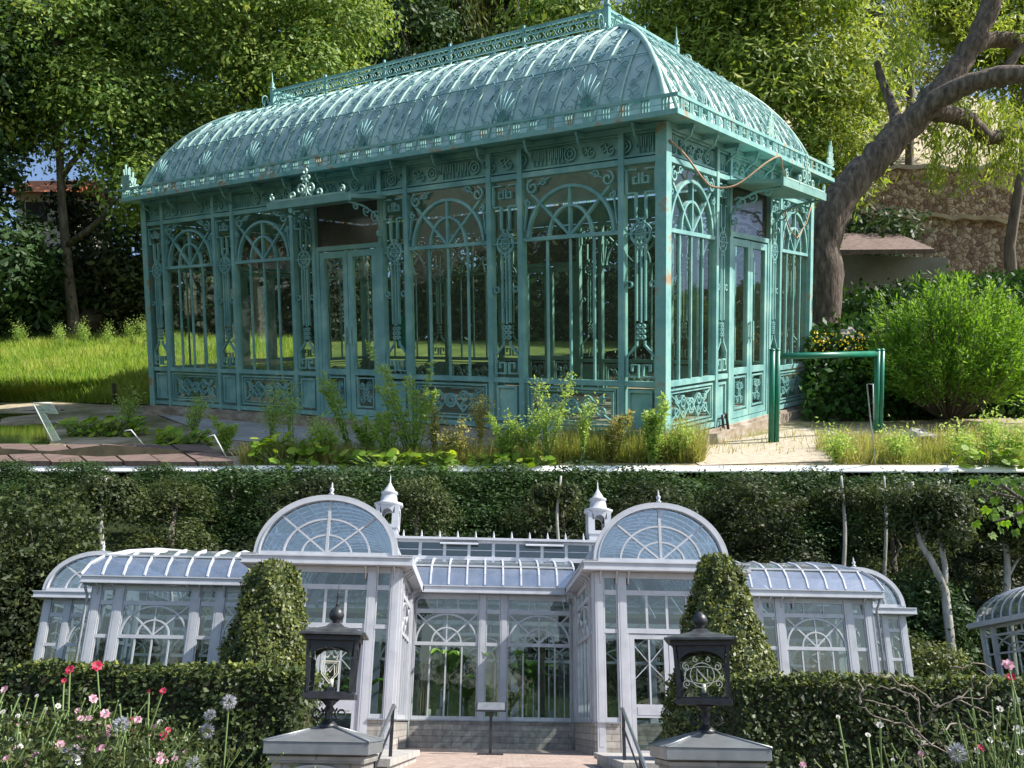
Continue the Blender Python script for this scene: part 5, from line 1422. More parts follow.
# cupolas
for sg, zt in ((-1, 0), (1, -.06)):
    u_, v_ = sg*3.62, 3.2; z = 6.5 + zt
    m = MB(); m.box((u_-.44, v_-.44, z-.4), (u_+.44, v_+.44, z+.12)); m.box((u_-.36, v_-.36, z+.12), (u_+.36, v_+.36, z+.34)); cu = m.build('cupola', W_, wc)
    zb = z+.34; h_ = .78
    for dx in (-1, 1):
        for dy in (-1, 1): m = MB(); m.box((u_+dx*.32-.07, v_+dy*.32-.07, zb), (u_+dx*.32+.07, v_+dy*.32+.07, zb+h_)); m.build('column', W_, cu)
    for (o_, s__, n_) in (((u_-.25,v_-.39,0),X,(0,-1,0)), ((u_-.25,v_+.39,0),X,(0,1,0)), ((u_-.39,v_-.25,0),Y_,(-1,0,0)), ((u_+.39,v_-.25,0),Y_,(1,0,0))):
        f = Face(o_, s__, n_); n = 10
        top = [(.25+.17*math.cos(pi-pi*i/n), zb+.5+.17*math.sin(pi*i/n)) for i in range(n+1)]
        outer = [(.0 + .5*i/n, zb+h_) for i in range(n+1)]
        vs_ = [f.P(a, b, 0) for a, b in top] + [f.P(a, b, 0) for a, b in outer] + [f.P(a, b, -.1) for a, b in top] + [f.P(a, b, -.1) for a, b in outer]
        N1 = n+1; fs = []
        for i in range(n): fs += [(i,i+1,N1+i+1,N1+i), (2*N1+i,3*N1+i,3*N1+i+1,2*N1+i+1), (i,2*N1+i,2*N1+i+1,i+1)]
        f.mb.add(vs_, fs)
        f.rect(0, zb, .08, zb+.5, -.1, 0); f.rect(.42, zb, .5, zb+.5, -.1, 0); f.rect(.08, zb, .42, zb+.12, -.1, 0); f.build('arch', W_, cu)
    m = MB(); zc = zb+h_
    m.lathe((u_, v_, zc), [(.0,0),(.46,0),(.52,.05),(.52,.11),(.40,.15),(.31,.19),(.29,.34),(.26,.44),(.31,.47),(.31,.51),(.20,.57),(.15,.68),(.09,.76),(.05,.84),(.028,.88),(.018,1.1),(0,1.16)], 4 if False else 8); m.build('cap', W_, cu)
# inside: floor, curtains, plants, jars
m = MB(); m.box((-PA-.0, -.0, -.02), (PA, 7.1, .03)); m.box((-14.4, 3.1, -.02), (-PA, 7.1, .03)); m.box((PA, 3.1, -.02), (13.75, 7.1, .03)); m.box((-11.4,-.5,-.02), (-PA, 3.1, .03)); m.box((PA,-.5,-.02), (11.05, 3.1, .03))
m.box((PA+.05,DV+.1,-.02), (PB-.05,-.5,.03)); m.box((-PB+.05,DV+.1,-.02), (-PA-.05,-.5,.03)); m.build('inner_floor', MAT['floor'], wc)
def W2(u, v, z): # orangery coordinates to world
    c, s = math.cos(TH), math.sin(TH); return Vector((OR[0]+u*c-v*s, OR[1]+u*s+v*c, OR[2]+z))
def curtain(u, v, w_, label, h=3.4):
    m = MB(); n = 18; vs_ = []
    for j in range(4):
        z = .05 + h*(1-j/3); wj = w_*(1, .62, .75, .9)[j]
        for i in range(n+1):
            t = i/n; p = W2(u + (t-.5)*wj, v+.05*math.sin(t*26), z); vs_.append(p)
    m.add(vs_, [(j*(n+1)+i, j*(n+1)+i+1, (j+1)*(n+1)+i+1, (j+1)*(n+1)+i) for j in range(3) for i in range(n)], 0, True)
    tag(m.build('curtain', MAT['curtain'], loc=W2(u, v, .05)), label, 'curtain', 'beige curtains inside the orangery')
curtain(-1.95, .35, .42, 'curtain at the left of the left window of the orangery recess'); curtain(1.45, .35, .36, 'curtain inside the right window of the orangery recess')
curtain(-8.55, -.2, .42, 'curtain behind the narrow left wing pane between the two wide windows'); curtain(8.2, -.2, .4, 'curtain behind the narrow right wing pane beside the topiary')
curtain(-11.1, -.2, .34, 'curtain behind the narrow pane at the outer end of the left wing'); curtain(-7.1, -.2, .5, 'curtain behind the left wing window next to the left topiary')
def banana(u, v, h, n, label, seed):
    b = W2(u, v, .04); t = empty('banana_plant', b, label, 'plant', 'potted banana plants inside the orangery'); rs = RS(seed)
    m = MB(); m.lathe(b, [(0,0),(.24,0),(.3,.42),(.27,.42),(.25,.38),(0,.38)], 14); m.build('pot', MAT['pot'], t)
    m = MB(); m.tube([b+Vector((0,0,.3)), b+Vector((.02,0,h*.45))], [.07,.05], 8); V = []
    for k in range(n):
        th = k*2.4 + rs.rand()*.6; L = h*(.5+.25*rs.rand()); d = Vector((math.cos(th), math.sin(th), 0)); sd = Vector((-d.y, d.x, 0)); st = b+Vector((0,0,h*(.35+.1*rs.rand())))
        pts = []; N = 7; lean_ = .25+.45*rs.rand()
        for i in range(N+1):
            a = i/N; pts.append(st + d*L*a*lean_ + Vector((0,0,L*(1.5*a - 1.0*a*a))))
        m.tube(pts, .012, 4, cap=False)
        for i in range(1, N):
            w0, w1 = [.15*math.sin(pi*min(1, max(0, (x/N-.08)/.92)))**.6 for x in (i, i+1 if i+1 < N else N-.1)]
            for s2 in (-1, 1): V.append([tuple(pts[i]), tuple(pts[i+1]), tuple(pts[i+1]+sd*s2*w1-Vector((0,0,.03))), tuple(pts[i]+sd*s2*w0-Vector((0,0,.03)))])
    m.build('stem', MAT['stem'], t); V = np.array(V); link_mesh('leaves', quad_mesh('leaves', V-np.array(ORG[t.name]), rs.rand(len(V))*.5+.3, MAT['banana']), t)
banana(-1.35, .7, 3.5, 16, 'tall banana plant behind the left recess window', 1); banana(-.75, .6, 2.7, 13, 'smaller banana plant behind the left recess window, nearer the middle', 2)
banana(1.0, .7, 3.1, 18, 'wide banana plant behind the right recess window', 3); banana(.55, 1.5, 2.0, 6, 'banana plant half hidden by the narrow middle post of the recess', 4)
banana(-9.6, .9, 2.6, 8, 'potted plant behind the widest left wing window', 5); banana(9.4, .9, 2.6, 8, 'potted plant behind the widest right wing window', 6); banana(-3.6,-2,2.2,7,'potted plant inside the left gabled pavilion',7)
for i, (u, lab) in enumerate(((-1.82,'first'),(-1.5,'second'),(1.35,'third'),(1.72,'fourth'))):
    p = W2(u, .28, ZS+.0); b = W2(u, .28, .04)
    m = MB(); m.lathe(b, [(0,0),(.13,0),(.13,ZS-.02),(0,ZS-.02)], 12); tag(m.build('pedestal', MAT['pot'], loc=b), 'dark pedestal carrying the %s cream jar from the left in the recess' % lab, 'pedestal', 'pedestals inside the recess')
    m = MB(); m.lathe(p, [(0,-.018),(.085,-.018),(.09,.02),(.09,.27),(.07,.29),(0,.29)], 14); tag(m.build('cream_jar', MAT['candle'], loc=p), '%s cream jar from the left behind the recess sill' % lab, 'jar', 'cream jars behind the recess sill')

# ---- small glass house at the right border
sc_o = Vector((18.15, 30.0, TZ+1.35)); sc = empty('glass_pavilion', sc_o, 'small white glass pavilion with curved roof cut by the right border', 'pavilion', rz=.03)
for face, L in ((((0,0,0),X,(0,-1,0)), 4.4), (((0,0,0),Y_,(-1,0,0)), 4.4)):
    w_base(face, 0, L, sc, .6)
    s = 0
    for k, l in (('P',.2),('N',.5),('P',.2),('W',2.6),('P',.2),('N',.5),('P',.2)):
        if k == 'P': w_post(face, s+l/2, l, .5, 3.0, sc)
        else: w_frame(face, s+.01, s+l-.01, k == 'W', sc, zs=.6, ztop=3.0)
        s += l
m = MB(); m.box((-.35,-.35,3.0), (4.7,0.0,3.18)); m.box((-.35,0.0,3.0), (.0,4.7,3.18)); m.build('cornice', W_, sc)
def dome(m, ox, oy, L, z0, h, ins, n=8):
    rows = []
    for i in range(n+1):
        a = i/n*pi/2; d = ins*(1-math.cos(a)); z = z0+h*math.sin(a); rows.append([(ox+d, oy+d, z), (ox+L-d, oy+d, z), (ox+L-d, oy+L-d, z), (ox+d, oy+L-d, z)])
    for i in range(n):
        for k in range(4): m.add([rows[i][k], rows[i][(k+1)%4], rows[i+1][(k+1)%4], rows[i+1][k]], [(0,1,2,3)], 0)
    return rows
m = MB(); rows = dome(m, -.1, -.1, 4.6, 3.18, 1.25, 1.7); ro = m.build('roof', MAT['rglass'], sc)
for k in range(4):
    for j in range(9):
        m = MB(); t_ = j/8; ln = [Vector(rows[i][k]).lerp(Vector(rows[i][(k+1)%4]), t_) for i in range(9)]; m.tube(ln, .03, 4, smooth=False); m.build('glazing_bar', W_, ro)
m = MB(); m.box((1.5,1.5,4.42), (2.9,2.9,4.6)); m.build('lantern', W_, sc)

# ---- ground
def hz(x, y):
    z = TZ + .36*max(0, y-35.5) + .05*math.sin(x*.7+y*.4)*min(1, max(0, (y-34)/4))
    if x < -14: z += .22*max(0, y-29)*min(1, (-14-x)/4)
    if x > 14: z += .06*max(0, y-31)
    return z
m = MB(); nx, ny = 60, 44; x0, x1, y0, y1 = -75, 75, 13.9, 57
g = [(x0+(x1-x0)*i/nx, y0+(y1-y0)*j/ny, 0) for j in range(ny+1) for i in range(nx+1)]
g = [(x, y, hz(x, y)) for x, y, _ in g]
m.add(g, [(j*(nx+1)+i, j*(nx+1)+i+1, (j+1)*(nx+1)+i+1, (j+1)*(nx+1)+i) for j in range(ny) for i in range(nx)], 0, True)
m.add([(x0,13.9,TZ),(x1,13.9,TZ),(x1,13.9,-.1),(x0,13.9,-.1)], [(0,1,2,3)])
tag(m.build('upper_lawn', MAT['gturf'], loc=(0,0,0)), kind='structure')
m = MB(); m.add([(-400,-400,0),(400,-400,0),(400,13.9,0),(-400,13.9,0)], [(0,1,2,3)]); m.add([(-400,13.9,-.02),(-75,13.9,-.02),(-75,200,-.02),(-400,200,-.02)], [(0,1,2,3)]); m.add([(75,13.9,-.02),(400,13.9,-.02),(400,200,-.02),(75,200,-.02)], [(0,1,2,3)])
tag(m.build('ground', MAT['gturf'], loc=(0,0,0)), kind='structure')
m = MB(); m.add([(-7.4,13.905,TZ+.006),(7.4,13.905,TZ+.006),(7.4,27.4,TZ+.006),(-7.4,27.4,TZ+.006)], [(0,1,2,3)]); tag(m.build('brick_terrace', MAT['brick'], loc=(0,0,0)), kind='structure')
m = MB(); m.add([(-1.6,-5,.004),(1.6,-5,.004),(1.6,11.2,.004),(-1.6,11.2,.004)], [(0,1,2,3)]); tag(m.build('brick_path', MAT['brick'], loc=(0,0,0)), kind='structure')
m = MB()
for k in range(6): m.box((-1.6, 11.3+.43*k, 0), (1.6, 13.9, .148*(k+1)-.002*(k == 5)))if k == 5 else m.box((-1.6, 11.3+.43*k, .148*k), (1.6, 13.9, .148*(k+1)))
tag(m.build('steps', MAT['stone'], loc=(0,0,0)), kind='structure')
m = MB(); nseg = 40; vs_ = []
for i in range(nseg+1):
    x = -90+180*i/nseg; vs_ += [(x, 57+1.2*math.sin(i*1.7), -2), (x, 57+.8*math.sin(i*1.3), 10), (x, 57+1.0*math.sin(i*2.1), 18.6)]
m.add(vs_, [(i*3+k, i*3+3+k, i*3+4+k, i*3+1+k) for i in range(nseg) for k in range(2)], 0, True)
tag(m.build('hillside', MAT['earth'], loc=(0,0,0)), kind='structure')
for sg, lab in ((-1, 'left'), (1, 'right')):
    m = MB(); x0_, x1_ = sorted((sg*1.66, sg*2.55)); m.box((x0_, 13.2, 0), (x1_, 17.4, 1.00)); m.box((x0_-.05, 13.1, 1.003), (x1_+.05, 17.5, 1.10))
    tag(m.build('stair_cheek', MAT['stone'], loc=(sg*2.1, 15, 0)), 'pale stone slab topped cheek wall on the %s of the steps' % lab, 'cheek wall')
# handrails
for sg, lab, x in ((-1, 'left', -1.72), (1, 'right', 1.74)):
    t = empty('handrail', (x, 14, TZ), 'black and steel handrail on the %s side of the steps' % lab, 'handrail', 'handrails of the steps')
    def zr_(y): return 1.82 - max(0, 14-y)*.345
    m = MB(); m.tube([(x, 14.25, 1.79), (x, 14.05, 1.82), (x, 8.6, zr_(8.6))], .026, 8); m.build('rail', MAT['steel'], t)
    for y in (14.0, 12.3, 10.6, 9.0):
        m = MB(); zb = TZ if y > 13.8 else max(0, (.148*math.floor((y-11.3)/.43+1)) if y > 11.3 else 0); m.box((x-.024, y-.024, zb), (x+.024, y+.024, zr_(y)-.02)); m.build('baluster', MAT['black'], t)
    m = MB(); m.tube([(x, 14.0, 1.55), (x, 8.8, zr_(8.8)-.27)], .016, 6); m.build('lower_rail', MAT['black'], t)
# sign stand
b = Vector((-.38, 21.7, TZ+.006)); t = empty('sign_stand', b, 'slim black sign stand in front of the orangery recess', 'sign stand')
m = MB(); m.box((b.x-.30, b.y-.16, b.z), (b.x+.30, b.y+.16, b.z+.03)); m.build('base_plate', MAT['black'], t)
m = MB(); m.box((b.x-.035, b.y-.035, b.z+.03), (b.x+.035, b.y+.035, b.z+.93)); m.build('post', MAT['black'], t)
m = MB(); q = [Vector((b.x+sx*.36, b.y-.14, b.z+.93)) for sx in (-1, 1)] + [Vector((b.x+sx*.36, b.y+.18, b.z+1.12)) for sx in (1, -1)]
m.add(q+[v+Vector((0,0,.03)) for v in q], [(0,3,2,1),(4,5,6,7),(0,1,5,4),(1,2,6,5),(2,3,7,6),(3,0,4,7)]); m.build('desk', MAT['black'], t)
m = MB(); q = [v+Vector((0,0,.034)) for v in q]; c0 = sum(q, Vector())/4; q = [c0+(v-c0)*.88 for v in q]; m.add(q, [(0,1,2,3)]); m.build('notice', MAT['zinc'], t)

# ---- pillars and lanterns
def pillar(cx, cy, lab):
    t = empty('gate_pillar', (cx, cy, 0), 'square stone gate pillar with grey metal pyramid cap, %s of the steps' % lab, 'pillar', 'stone pillars flanking the steps')
    m = MB(); h_ = .36; m.box((cx-h_, cy-h_, 0), (cx+h_, cy+h_, 1.333)); m.box((cx-h_-.03, cy-h_-.03, 1.27), (cx+h_+.03, cy+h_+.03, 1.32)); m.build('shaft', MAT['ashlar'], t)
    m = MB(); e = .425; z0, z1, za = 1.335, 1.430, 1.56
    m.box((cx-e, cy-e, z0), (cx+e, cy+e, z1)); c = m.build('cap', MAT['zinc'], t, bevel=.006)
    m = MB(); e2 = e+.006; vs_ = [(cx-e2,cy-e2,z1+.002),(cx+e2,cy-e2,z1+.002),(cx+e2,cy+e2,z1+.002),(cx-e2,cy+e2,z1+.002),(cx,cy,za)]
    m.add(vs_, [(0,1,4),(1,2,4),(2,3,4),(3,0,4),(3,2,1,0)]); m.build('pyramid', MAT['zinc'], c)
    m = MB()
    for k in range(4): m.tube([Vector(vs_[k])+Vector((0,0,.004)), Vector(vs_[4])+Vector((0,0,.004))], .010, 6)
    m.build('seam', MAT['zinc'], c)
    f = Face((cx, cy-h_-.001, 0), X, (0,-1,0)); f.arc(0, 1.06, .34, 20, 160, .02, 0, .05, 14, rz=.19); f.build('arch_moulding', MAT['zinc'], t)
def lantern(cx, cy, z0, spire, lab, crest, k=1.0, rz=0):
    t = empty('lantern', (cx, cy, z0), lab, 'lantern', 'black lanterns on the gate pillars', rz=rz)
    B_ = MAT['black']; hb, ht = .215*k, .245*k      # half widths bottom / top of the cage
    zb, zt = .215, .655*k+.0
    zt = zb + .48
    m = MB(); m.lathe((0,0,0), [(.0,-.02),(.10,-.02),(.07,.02),(.035,.05),(.03,.10),(.05,.13),(.03,.16),(.06,.19),(.09,.215),(0,.215)], 14)
    for q in range(4):
        a = pi/2*q; pts = []
        for i in range(12):
            u_ = i/11; an = 2*pi*1.15*u_; r = .055*(1-.55*u_); rr = .10+r*math.cos(an+2.2)*1.0; pts.append((rr*math.cos(a), rr*math.sin(a), .10+r*math.sin(an+2.2)))
        m.tube(pts, .009, 5)
    m.build('stem', B_, t)
    m = MB(); m.box((-hb-.02,-hb-.02,zb), (hb+.02,hb+.02,zb+.045)); m.box((-hb,-hb,zb+.045), (hb,hb,zb+.06)); m.box((-.035,-.035,zb+.06),(.035,.035,zb+.10)); m.build('base', B_, t, bevel=.003)
    for sx in (-1, 1):
        for sy in (-1, 1): m = MB(); m.bar((sx*(hb-.012), sy*(hb-.012), zb+.06), (sx*(ht-.02), sy*(ht-.02), zt), .026, .026, (0,1,0)); m.build('corner_bar', B_, t)
    for (o_, s__, n_, sx) in (((0,-1,0),X,(0,-1,0),1), ((0,1,0),X,(0,1,0),1), ((-1,0,0),Y_,(-1,0,0),1), ((1,0,0),Y_,(1,0,0),1)):
        off = (hb+ht)/2-.012
        f = Face(Vector(o_)*off, s__, n_); w0 = hb-.03; zs = zb+.335; n = 12
        top = [(w0*math.cos(pi-pi*i/n), zs+(.10*k)*math.sin(pi*i/n)) for i in range(n+1)]
        out = [(-w0-.02+(2*w0+.04)*i/n, zt) for i in range(n+1)]; N1 = n+1
        vs_ = [f.P(a, b, .006) for a, b in top+out] + [f.P(a, b, -.006) for a, b in top+out]; fs = []
        for i in range(n): fs += [(i,i+1,N1+i+1,N1+i), (2*N1+i,2*N1+N1+i,2*N1+N1+i+1,2*N1+i+1), (i,2*N1+i,2*N1+i+1,i+1)]
        f.mb.add(vs_, fs); f.rect(-w0-.02, zb+.06, -w0, zs, -.006, .006); f.rect(w0, zb+.06, w0+.02, zs, -.006, .006); a_ = f.build('arched_frame', B_, t)
        f = Face(Vector(o_)*off, s__, n_); f.sheet(-w0, zb+.06, w0, zt-.02, -.002); f.build('pane', MAT['lampglass'], t)
    # crest etched on the front pane
    f = Face((0,-((hb+ht)/2-.004),0), X, (0,-1,0)); e0, e1 = .001, .003; zc = zb+.235; t_ = .007
    if crest == 'shield':
        f.ribbon([(-.07,zc+.07),(.07,zc+.07),(.07,zc-.03),(.0,zc-.11),(-.07,zc-.03)], t_, e0, e1, closed=True)
        f.ribbon([(-.055,zc+.055),(.055,zc+.055),(.055,zc-.025),(.0,zc-.09),(-.055,zc-.025)], .004, e0, e1, closed=True)
        f.ribbon([(-.04,zc-.045),(-.035,zc+.035),(0,zc-.02),(.035,zc+.035),(.04,zc-.045)], t_, e0, e1)
        f.ribbon([(-.05,zc+.08),(-.06,zc+.12),(-.03,zc+.10),(0,zc+.135),(.03,zc+.10),(.06,zc+.12),(.05,zc+.08)], t_, e0, e1)
        for x in (-.06, 0, .06): f.ring(x, zc+.135, .012, .006, e0, e1, 8)
    else:
        f.ring(0, zc, .10, t_, e0, e1, 20); f.arc(0, zc, .15, 0, 360, .006, e0, e1, 24, rz=.07)
        f.ribbon([(-.045,zc-.05),(-.045,zc+.05),(.045,zc-.05),(.045,zc+.05)], .011, e0, e1)
        for sg in (-1, 1): f.spiral(sg*.13, zc+.07, .035, 90, 1.3*sg, .006, e0, e1); f.spiral(sg*.13, zc-.07, .035, 270, -1.3*sg, .006, e0, e1); f.spiral(sg*.05, zc+.125, .025, 90, 1.2*sg, .006, e0, e1)
        f.ribbon([(-.16,zc+.06),(-.13,zc+.06),(-.15,zc-.04)], .007, e0, e1)
    f.build('etched_crest', MAT['candle'], t)
    m = MB(); m.tube([(0,0,zb+.10),(0,0,zb+.17)], .018, 8); m.build('lamp_holder', MAT['candle'], t)
    # roof
    er = .305*k; m = MB(); zr0 = zt
    m.box((-ht-.01,-ht-.01,zr0), (ht+.01,ht+.01,zr0+.04)); m.build('neck', B_, t)
    n = 4; z1 = zr0+.042
    m = MB(); rows = [(er,z1),(er,z1+.018),(er*.62,z1+.055),(er*.28,z1+.085),(.05,z1+.115)]; vs_ = []
    for (r_, z_) in rows: vs_ += [(-r_,-r_,z_),(r_,-r_,z_),(r_,r_,z_),(-r_,r_,z_)]
    fs = [(i*4+q, i*4+(q+1)%4, i*4+4+(q+1)%4, i*4+4+q) for i in range(4) for q in range(4)] + [(3,2,1,0), (16,17,18,19)]
    m.add(vs_, fs); m.build('roof', MAT['lampcap'], t)
    z2 = z1+.11; m = MB(); m.lathe((0,0,z2), [(0,0),(.045,0),(.03,.02),(.06,.045),(.068,.08),(.055,.12),(.03,.14),(.018,.155),(0,.158)], 16); 
    m.build('ball', B_, t)
    if spire:
        m = MB(); m.lathe((0,0,z2+.15), [(0,0),(.02,0),(.012,.03),(.008,.10),(.012,.11),(.006,.13),(.0,.23)], 8); m.bar((-.035,0,z2+.235),(.035,0,z2+.235), .008, .008); m.bar((0,-.035,z2+.235),(0,.035,z2+.235), .008, .008); m.build('spike', B_, t)
pillar(-1.53, 8.0, 'left'); pillar(1.70, 8.0, 'right')
lantern(-1.53, 8.0, 1.55, True, 'spiked black lantern with a shield etched on its glass, on the left pillar', 'shield', .92, .10)
lantern(1.70, 8.0, 1.55, False, 'black lantern without a spike, with oval monogram glass, on the right pillar', 'oval', 1.0, -.24)

# ---- hedges and topiary
def hedge(x0, x1, y0, y1, h, label, seed, n=42000):
    c = Vector(((x0+x1)/2, (y0+y1)/2, 0)); t = empty('clipped_hedge', c, label, 'hedge', 'clipped hedges either side of the steps'); rs = RS(seed)
    m = MB(); m.box((x0+.12, y0+.12, 0), (x1-.12, y1-.12, h-.12)); m.build('branches', MAT['earth'], t)
    C = []; D_ = []
    A_top = (x1-x0)*(y1-y0); A_fr = (x1-x0)*(h-.7); A_en = (y1-y0)*(h-.7)
    for (nn, fn, nv) in ((int(n*.3), lambda a, b: (x0+(x1-x0)*a, y0+(y1-y0)*b, h), (0,0,1)), (int(n*.5), lambda a, b: (x0+(x1-x0)*a, y0, .6+(h-.6)*b), (0,-1,0)), (int(n*.05), lambda a, b: (x0, y0+(y1-y0)*a, .6+(h-.6)*b), (-1,0,0)), (int(n*.05), lambda a, b: (x1, y0+(y1-y0)*a, .6+(h-.6)*b), (1,0,0)), (int(n*.1), lambda a, b: (x0+(x1-x0)*a, y1, 1.2+(h-1.2)*b), (0,1,0))):
        for k in range(nn):
            a, b = rs.rand(2); p = np.array(fn(a, b)); bump = .022*math.sin(p[0]*4.1+p[2]*3.3)+.018*math.sin(p[0]*9+p[1]*7+p[2]*8)
            C.append(p + np.array(nv)*(bump - abs(rs.normal())*.055)); D_.append(nv)
    C = np.array(C); D_ = np.array(D_, float)
    V = leaves(rs, C, .05, .62, nv=D_+np.array([0,0,.25]), nj=.55)
    link_mesh('foliage', quad_mesh('foliage', V-np.array(ORG[t.name]), np.clip(rs.rand(len(C))*.62+.38*(D_[:,2] > .5)+.12*np.maximum(0, (C[:,2]-h+.15)/.15), 0, 1), MAT['leafH']), t)  # sunlit tops and shaded fronts put into the leaf colour
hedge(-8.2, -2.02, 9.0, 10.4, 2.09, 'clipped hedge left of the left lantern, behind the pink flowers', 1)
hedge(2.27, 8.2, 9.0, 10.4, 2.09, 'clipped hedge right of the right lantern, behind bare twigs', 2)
def topiary(x, y, zb, zt, r0, r1, label, seed, n=26000):
    t = empty('topiary', (x, y, zb), label, 'topiary', 'clipped cone topiaries in front of the orangery'); rs = RS(seed)
    m = MB(); m.tube([(x, y, zb), (x, y, zt-.4)], [.12,.05], 8); m.lathe((x,y,zb), [(0,.05),(r0-.16,.1),(r1-.12,(zt-zb)*.93),(0,zt-zb-.14)], 14); m.build('trunk', MAT['earth'], t)
    k = rs.rand(n); th = rs.rand(n)*2*pi; r = (r0+(r1-r0)*k**1.05); r = np.where(k > .93, r*np.sqrt(np.clip((1-k)/.07, 0, 1))**.7, r)
    bump = .045*np.sin(th*5+k*17)+.04*np.sin(th*9-k*29); r = np.maximum(.0, r+bump-np.abs(rs.normal(size=n))*.045)
    C = np.stack([x+r*np.cos(th), y+r*np.sin(th), zb+.04+(zt-zb)*k], 1)
    D_ = np.stack([np.cos(th), np.sin(th), np.full(n, -.1)], 1)
    V = leaves(rs, C, .062, .6, nv=D_+np.array([0,0,.35]), nj=.55)
    link_mesh('foliage', quad_mesh('foliage', V-np.array(ORG[t.name]), np.clip(rs.rand(n), 0, 1), MAT['leafT']), t)
topiary(-3.84, 14.5, TZ, 3.98, .94, .36, 'clipped cone of hornbeam standing left of the left lantern', 1)
topiary(3.42, 14.5, TZ, 4.20, 1.16, .26, 'taller clipped cone of hornbeam directly behind the right lantern', 2, 34000)

# ---- the wood behind
def zlimit(y): return 1.6 + 12.5*y/46
protos = []
def proto_tree(name, label, seed, mat, lob, clumps=175, per=100, csig=.46, size=.165, bark='bark', asp=.55):
    rs = RS(seed); H = 10.
    L = [((x, y, z), (rx, ry, rz_)) for x, y, z, rx, ry, rz_ in lob]
    t = make_tree(name, label, 'tree', (0,0,0), [(0,0,-.3),(.1,0,2),(-.1,.1,4.5),(.1,0,7),(0,0,9.2)], [((0,0,2.5+i*.8), l[0], .10) for i, l in enumerate(L)], L, clumps, per, csig, size, MAT[mat], MAT[bark], seed, up=False, group='trees of the wood behind the orangery', zlim=10., r0=.2, shell=.72, asp=asp)
    return t
LB = [[(0,0,7.5,2.4,2.2,2.3),(-1.6,.3,5.4,1.8,1.8,1.8),(1.7,-.2,5.0,1.9,1.8,1.8),(.2,-.6,3.2,2.2,1.8,1.6),(.4,.2,9.0,1.3,1.3,1.0)],
      [(0,0,6.4,1.9,1.9,3.2),(-1.3,-.2,4.0,1.6,1.6,1.9),(1.2,.3,3.8,1.7,1.6,1.9),(.2,0,8.7,1.2,1.2,1.2),(0,-.5,1.9,2.0,1.6,1.3)],
      [(-.8,0,7.8,1.9,1.8,1.7),(1.2,.2,6.9,2.0,1.8,2.0),(-1.5,-.3,4.6,1.9,1.7,1.8),(1.5,-.5,3.8,2.0,1.7,1.7),(0,0,2.2,2.3,1.8,1.6),(.3,0,9.1,1.2,1.2,.9)]]
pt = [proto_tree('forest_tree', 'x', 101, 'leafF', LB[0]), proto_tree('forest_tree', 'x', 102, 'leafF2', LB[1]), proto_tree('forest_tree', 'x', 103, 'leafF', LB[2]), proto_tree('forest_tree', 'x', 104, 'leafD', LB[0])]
used = [False]*4
rr = random.Random(12)
def place_tree(k, x, y, top, label, rz=0, wide=1.0):
    o = pt[k]
    if used[k]: o = copy_tree(pt[k])
    used[k] = True
    zb = hz(x, y) if y < 57 else 8
    s = (top - zb)/10.
    o.matrix_basis = Matrix.Translation((x, y, zb)) @ Matrix.Rotation(rz, 4, 'Z') @ Matrix.Diagonal((s*wide, s*wide, s, 1))
    o['label'] = label
nms = ['first','second','third','fourth','fifth','sixth','seventh','eighth','ninth','tenth','eleventh','twelfth','thirteenth','fourteenth','fifteenth','sixteenth','seventeenth','eighteenth','nineteenth','twentieth']
front = [(-26,40,0,.90,1.5),(-16.2,42,1,.97,1.35),(-9.6,43,0,.99,1.2),(-4.6,42,1,.99,1.05),(2.6,43.5,2,.95,1.1),(7.0,43,0,.99,1.15),(11.4,42,2,1.0,1.25),(17.9,41,1,1.0,1.05),(24.6,43,0,.97,1.3),(29.5,41,2,.97,1.4)]
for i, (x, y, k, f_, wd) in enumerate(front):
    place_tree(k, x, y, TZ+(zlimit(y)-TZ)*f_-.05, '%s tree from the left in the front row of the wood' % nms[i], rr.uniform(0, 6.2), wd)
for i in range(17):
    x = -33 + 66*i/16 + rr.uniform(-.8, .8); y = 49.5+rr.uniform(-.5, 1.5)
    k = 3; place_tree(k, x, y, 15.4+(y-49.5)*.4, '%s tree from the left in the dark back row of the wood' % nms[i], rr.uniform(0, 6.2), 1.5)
wd = ('first','second','third','fourth','fifth','sixth','seventh','eighth','ninth')
for i in range(9):
    o = copy_tree(pt[i % 3]); s2 = rr.uniform(.68, .85); o.matrix_basis = Matrix.Translation((-28+7*i+rr.uniform(-1.5,1.5), -27+rr.uniform(-3,3), 0)) @ Matrix.Rotation(rr.uniform(0,6), 4, 'Z') @ Matrix.Diagonal((s2*1.6, s2*1.6, s2, 1))
    o['label'] = '%s tree from the left across the garden, mirrored in the orangery glass' % wd[i]; o['group'] = 'trees mirrored in the orangery glass'
# rounded dark green tree low at the far left, and understorey
def lowtree(px, py, Y, r, label, mat, seed, n=420, name='bushy_tree', size=.19, rz=None, grp='low trees at the edge of the wood'):
    p = A(px, py, Y); zb = hz(p.x, p.y); b = Vector((p.x, p.y, zb)); rz = rz or r; t = empty(name, b, label, 'tree', grp); rs = RS(seed)
    L = [((p.x, p.y, p.z), (r, r, rz)), ((p.x-.5*r, p.y-.2, p.z-.5*rz), (r*.8, r*.7, rz*.8)), ((p.x+.5*r, p.y-.2, p.z-.6*rz), (r*.8, r*.7, rz*.8)), ((p.x, p.y, (p.z+zb)/2), (r, r*.8, max(.5, (p.z-zb)/2)))]
    V, rv, cc = crown(rs, L, n, 26, .26, size, .55, .5); m = MB(); m.tube([b, Vector((p.x, p.y, p.z))], [.12,.04], 7)
    for k in range(9): m.tube(limb_pts(b+Vector((0,0,.3)), Vector(cc[k*7]), .05, 4, rs), [.05,.04,.03,.02,.01], 4)
    m.build('trunk', MAT['bark'], t); link_mesh('crown', quad_mesh('crown', V-np.array(ORG[t.name]), rv, MAT[mat]), t)
